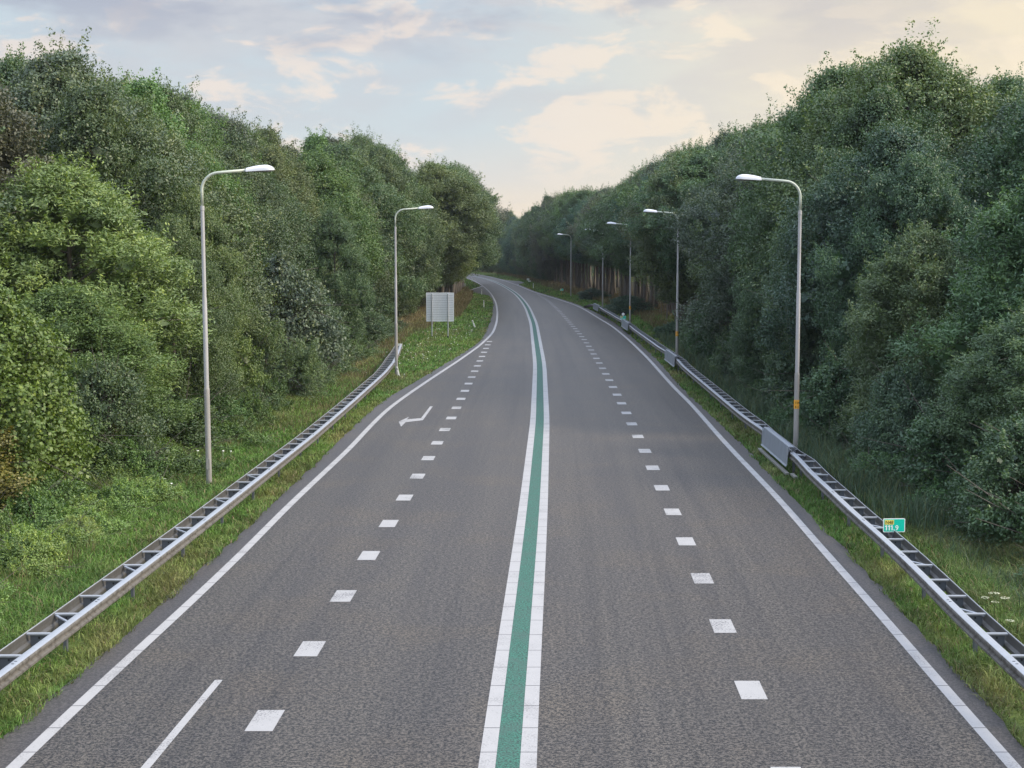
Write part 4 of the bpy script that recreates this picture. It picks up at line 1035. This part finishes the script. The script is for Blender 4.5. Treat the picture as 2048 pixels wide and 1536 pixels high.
def scatter(rng, y0, y1, dens, side, margin=0.0, inner=-0.22):
    ys = rng.uniform(y0, y1, 400000)
    if side < 0: a = frontL(ys) - margin; b = fLA(ys) - inner
    else: a = fRA(ys) + inner; b = frontR(ys) + margin
    n = int(dens * np.mean(b - a) * (y1 - y0)); p = (b - a) / (b - a).sum(); idx = rng.choice(len(ys), n, p=p)
    y = ys[idx] + rng.uniform(-0.05, 0.05, n); x = a[idx] + (b - a)[idx] * rng.uniform(0, 1, n)
    return x, y
def grass():
    rng = np.random.default_rng(5)
    GX, GY, GH, GW, GB, GC = [], [], [], [], [], []
    def zone(y0, y1, dens, side, w, hs, margin=0.8):
        x, y = scatter(rng, y0, y1, dens, side, margin)
        # thin out at random near the asphalt so that the rim is ragged
        d = np.where(side < 0, fLA(y) - x, x - fRA(y)); wd = np.where(side < 0, fLA(y) - frontL(y), frontR(y) - fRA(y))
        rag = fbm(x, y, 0.8, 31, 3); keep = (d > -0.10 + 0.42 * (rag - 0.30)) & ~((d > 0.12) & (d < 0.95) & (rag > 0.62) & (rng.uniform(0, 1, len(d)) < 0.75))
        if y1 > 200: keep &= ~paved(x, y)
        x, y, d, wd = x[keep], y[keep], d[keep], wd[keep]
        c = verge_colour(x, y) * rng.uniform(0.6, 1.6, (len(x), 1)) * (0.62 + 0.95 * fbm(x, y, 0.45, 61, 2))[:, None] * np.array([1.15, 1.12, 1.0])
        straw = rng.uniform(0, 1, len(x)) < 0.10; c[straw] = STRAW * rng.uniform(0.8, 1.5, (straw.sum(), 1))
        tall = fbm(x, y, 1.7, 41, 3)
        hh = hs * (0.55 + 1.0 * tall) * rng.uniform(0.6, 1.25, len(x)) * np.where(d > 1.6, 1.5, 1.0)
        lush = np.clip((d - wd * 0.5) / (wd * 0.4), 0, 1); hh *= 1 + lush * 1.3
        GX.append(x); GY.append(y); GH.append(hh); GW.append(w * rng.uniform(0.7, 1.4, len(x))); GB.append(rng.uniform(0.3, 1.35, len(x))); GC.append(c)
    for s in (-1, 1):
        zone(17, 34, 560, s, 0.017, 0.16); zone(34, 52, 340, s, 0.023, 0.17); zone(52, 80, 150, s, 0.034, 0.16)
        zone(80, 130, 60, s, 0.055, 0.16); zone(130, 230, 22, s, 0.09, 0.18); zone(230, 420, 6, s, 0.16, 0.2)
    X, Y, H_, W_, B_, C_ = [np.concatenate(a) for a in (GX, GY, GH, GW, GB, GC)]
    tag(blades('grass', rng, X, Y, H_, W_, B_, C_), 'short green and straw coloured verge grass on both sides of the road', 'grass', kind='stuff')
    # dry tall grass behind the board and below the bare trunks
    def tallz(y0, y1, side, f0, f1, n, hs, w, cols):
        y = rng.uniform(y0, y1, n); t = rng.uniform(f0, f1, n)
        a, b = (fLA(y), frontL(y)) if side < 0 else (fRA(y), frontR(y)); x = a + (b - a) * t
        k = (fbm(x, y, 2.5, 51, 3) > 0.36) & ~paved(x, y, 0.3); x, y = x[k], y[k]; c = np.array(cols)[rng.integers(0, len(cols), len(x))] * rng.uniform(0.7, 1.3, (len(x), 1))
        return x, y, hs * rng.uniform(0.55, 1.2, len(x)), np.full(len(x), w), rng.uniform(0.1, 0.55, len(x)), c
    dry = [(0.19, 0.148, 0.075), (0.15, 0.12, 0.06), (0.13, 0.135, 0.05), (0.22, 0.18, 0.095)]
    Z = [tallz(100, 150, -1, 0.62, 1.15, 7000, 0.75, 0.035, dry), tallz(150, 262, -1, 0.45, 1.1, 9000, 0.8, 0.06, dry),
         tallz(150, 230, 1, 0.55, 1.5, 9000, 0.8, 0.06, dry), tallz(230, 420, 1, 0.55, 1.2, 6000, 0.9, 0.10, dry), tallz(118, 165, 1, 0.5, 1.8, 7000, 0.8, 0.04, dry),
         tallz(78, 104, -1, 0.55, 1.0, 2500, 0.5, 0.03, dry), tallz(56, 84, -1, 0.35, 0.95, 2200, 0.45, 0.025, dry)]
    a = [np.concatenate([z[i] for z in Z]) for i in range(6)]
    tag(blades('dry_grass', rng, *a), 'tall dry reddish brown grass along the foot of the woods', 'dry grass', kind='stuff')
    reed = [(0.075, 0.125, 0.075), (0.060, 0.105, 0.060), (0.105, 0.155, 0.085), (0.10, 0.125, 0.05)]
    Z = [tallz(36, 74, 1, 0.30, 1.05, 11000, 0.95, 0.03, reed), tallz(74, 118, 1, 0.35, 1.0, 5000, 0.9, 0.04, reed), tallz(22, 36, 1, 0.45, 1.0, 3200, 0.5, 0.018, reed)]
    a = [np.concatenate([z[i] for z in Z]) for i in range(6)]; a[4] = a[4] * 1.3
    tag(blades('reeds', rng, *a), 'tall blue-green reedy grass behind the right guard rail', 'reeds', kind='stuff')
    weed = [(0.14, 0.225, 0.055), (0.115, 0.19, 0.045), (0.18, 0.23, 0.07), (0.24, 0.20, 0.10)]
    Z = [tallz(19, 36, -1, 0.42, 1.0, 9000, 0.48, 0.018, weed), tallz(36, 56, -1, 0.62, 1.0, 4200, 0.5, 0.022, weed)]
    a = [np.concatenate([z[i] for z in Z]) for i in range(6)]
    tag(blades('tall_grass', rng, *a), 'rank fresh green tall grass between the left rail and the wood', 'tall grass', kind='stuff')
    # daisies
    n = 150; y = np.concatenate([rng.uniform(80, 128, 95), rng.uniform(21, 50, 35), rng.uniform(128, 190, 20)]); t = rng.uniform(0.12, 0.8, n); t[95:130] = rng.uniform(0.5, 0.95, 35)
    x = fLA(y) + (frontL(y) - fLA(y)) * t; m = MB()
    for xx, yy in zip(x, y):
        z = float(gz(xx, yy)) + rng.uniform(0.14, 0.3) * (1.8 if yy < 60 else 1); r = rng.uniform(0.03, 0.055) * (1 if yy < 60 else 1.1)
        m.add([(xx + r * math.cos(k * math.pi / 3), yy + r * math.sin(k * math.pi / 3), z + 0.012 * math.sin(k * 2.1)) for k in range(6)] + [(xx, yy, z + 0.012)], [(k, (k + 1) % 6, 6) for k in range(6)])
        m.box((xx, yy, z / 2), (0.006, 0.006, z))
    tag(m.build('wildflowers', M['plastic']), 'scattered small white daisies in the left verge', 'wildflowers', kind='stuff')
grass()

def umbel(first=[None]):
    root = empty('umbel_flower'); rng = random.Random(3)
    m = MB(); m.tube([(0, 0, 0), (0.03, 0, 0.35), (0.02, 0.02, 0.72)], [0.008, 0.006, 0.004], 5)
    for k in range(9):
        a = k * 0.7; m.tube([(0.02, 0.02, 0.70), (0.02 + 0.07 * math.cos(a), 0.02 + 0.07 * math.sin(a), 0.77)], 0.002, 4)
    m.build('stem', M['leafstem'], root)
    m = MB()
    for k in range(42):
        r = 0.10 * math.sqrt(rng.random()); a = rng.random() * 6.28; c = (0.02 + r * math.cos(a), 0.02 + r * math.sin(a), 0.785 - r * 0.15)
        m.add([(c[0] + 0.013 * math.cos(j * 1.047), c[1] + 0.013 * math.sin(j * 1.047), c[2]) for j in range(6)] + [(c[0], c[1], c[2] + 0.006)], [(j, (j + 1) % 6, 6) for j in range(6)])
    m.build('flower_head', M['umbel'], root); return root
M['leafstem'] = plain('flower_stem', (0.07, 0.11, 0.03), 0.7); M['umbel'] = plain('cream_flower', (0.42, 0.44, 0.30), 0.7)
u0 = umbel()
ul = ['largest flat cream flower head behind the right rail, near the photo border', 'cream flower head left of the largest one behind the right rail', 'small cream flower head lowest in the group behind the right rail', 'cream flower head right of the largest one behind the right rail', 'single cream flower head nearest the camera behind the right rail']
for i, (px, py, s) in enumerate([(1987, 1186, 1.0), (1973, 1195, 0.88), (1992, 1203, 0.72), (2009, 1194, 0.95), (2017, 1240, 0.8)]):
    o = u0 if i == 0 else copy_tree(u0)
    x, y = ground_at(px, py, 0.78 * s); o.location = (x, y, 0); o.scale = (s, s, s); o.rotation_euler = (0, 0, i * 1.3)
    tag(o, ul[i], 'flower', 'cream umbel flowers behind the right rail')

# ------------------------------------------------------------------ evening haze
def haze():
    m = bpy.data.materials.new('haze_air'); m.use_nodes = True; q = NT(m.node_tree); q.n.clear()
    out = q.node('ShaderNodeOutputMaterial'); v = q.node('ShaderNodeVolumePrincipled'); q.l.new(v.outputs[0], out.inputs['Volume'])
    v.inputs['Color'].default_value = (0.80, 0.88, 1.0, 1); v.inputs['Density'].default_value = 0.00012; v.inputs['Anisotropy'].default_value = 0.0
    b = MB(); b.box((0, 505, 13.2), (3020, 2230, 29.4)); o = b.build('haze', m); tag(o, 'thin pale evening haze', 'haze', kind='stuff'); o.display_type = 'WIRE'
haze()
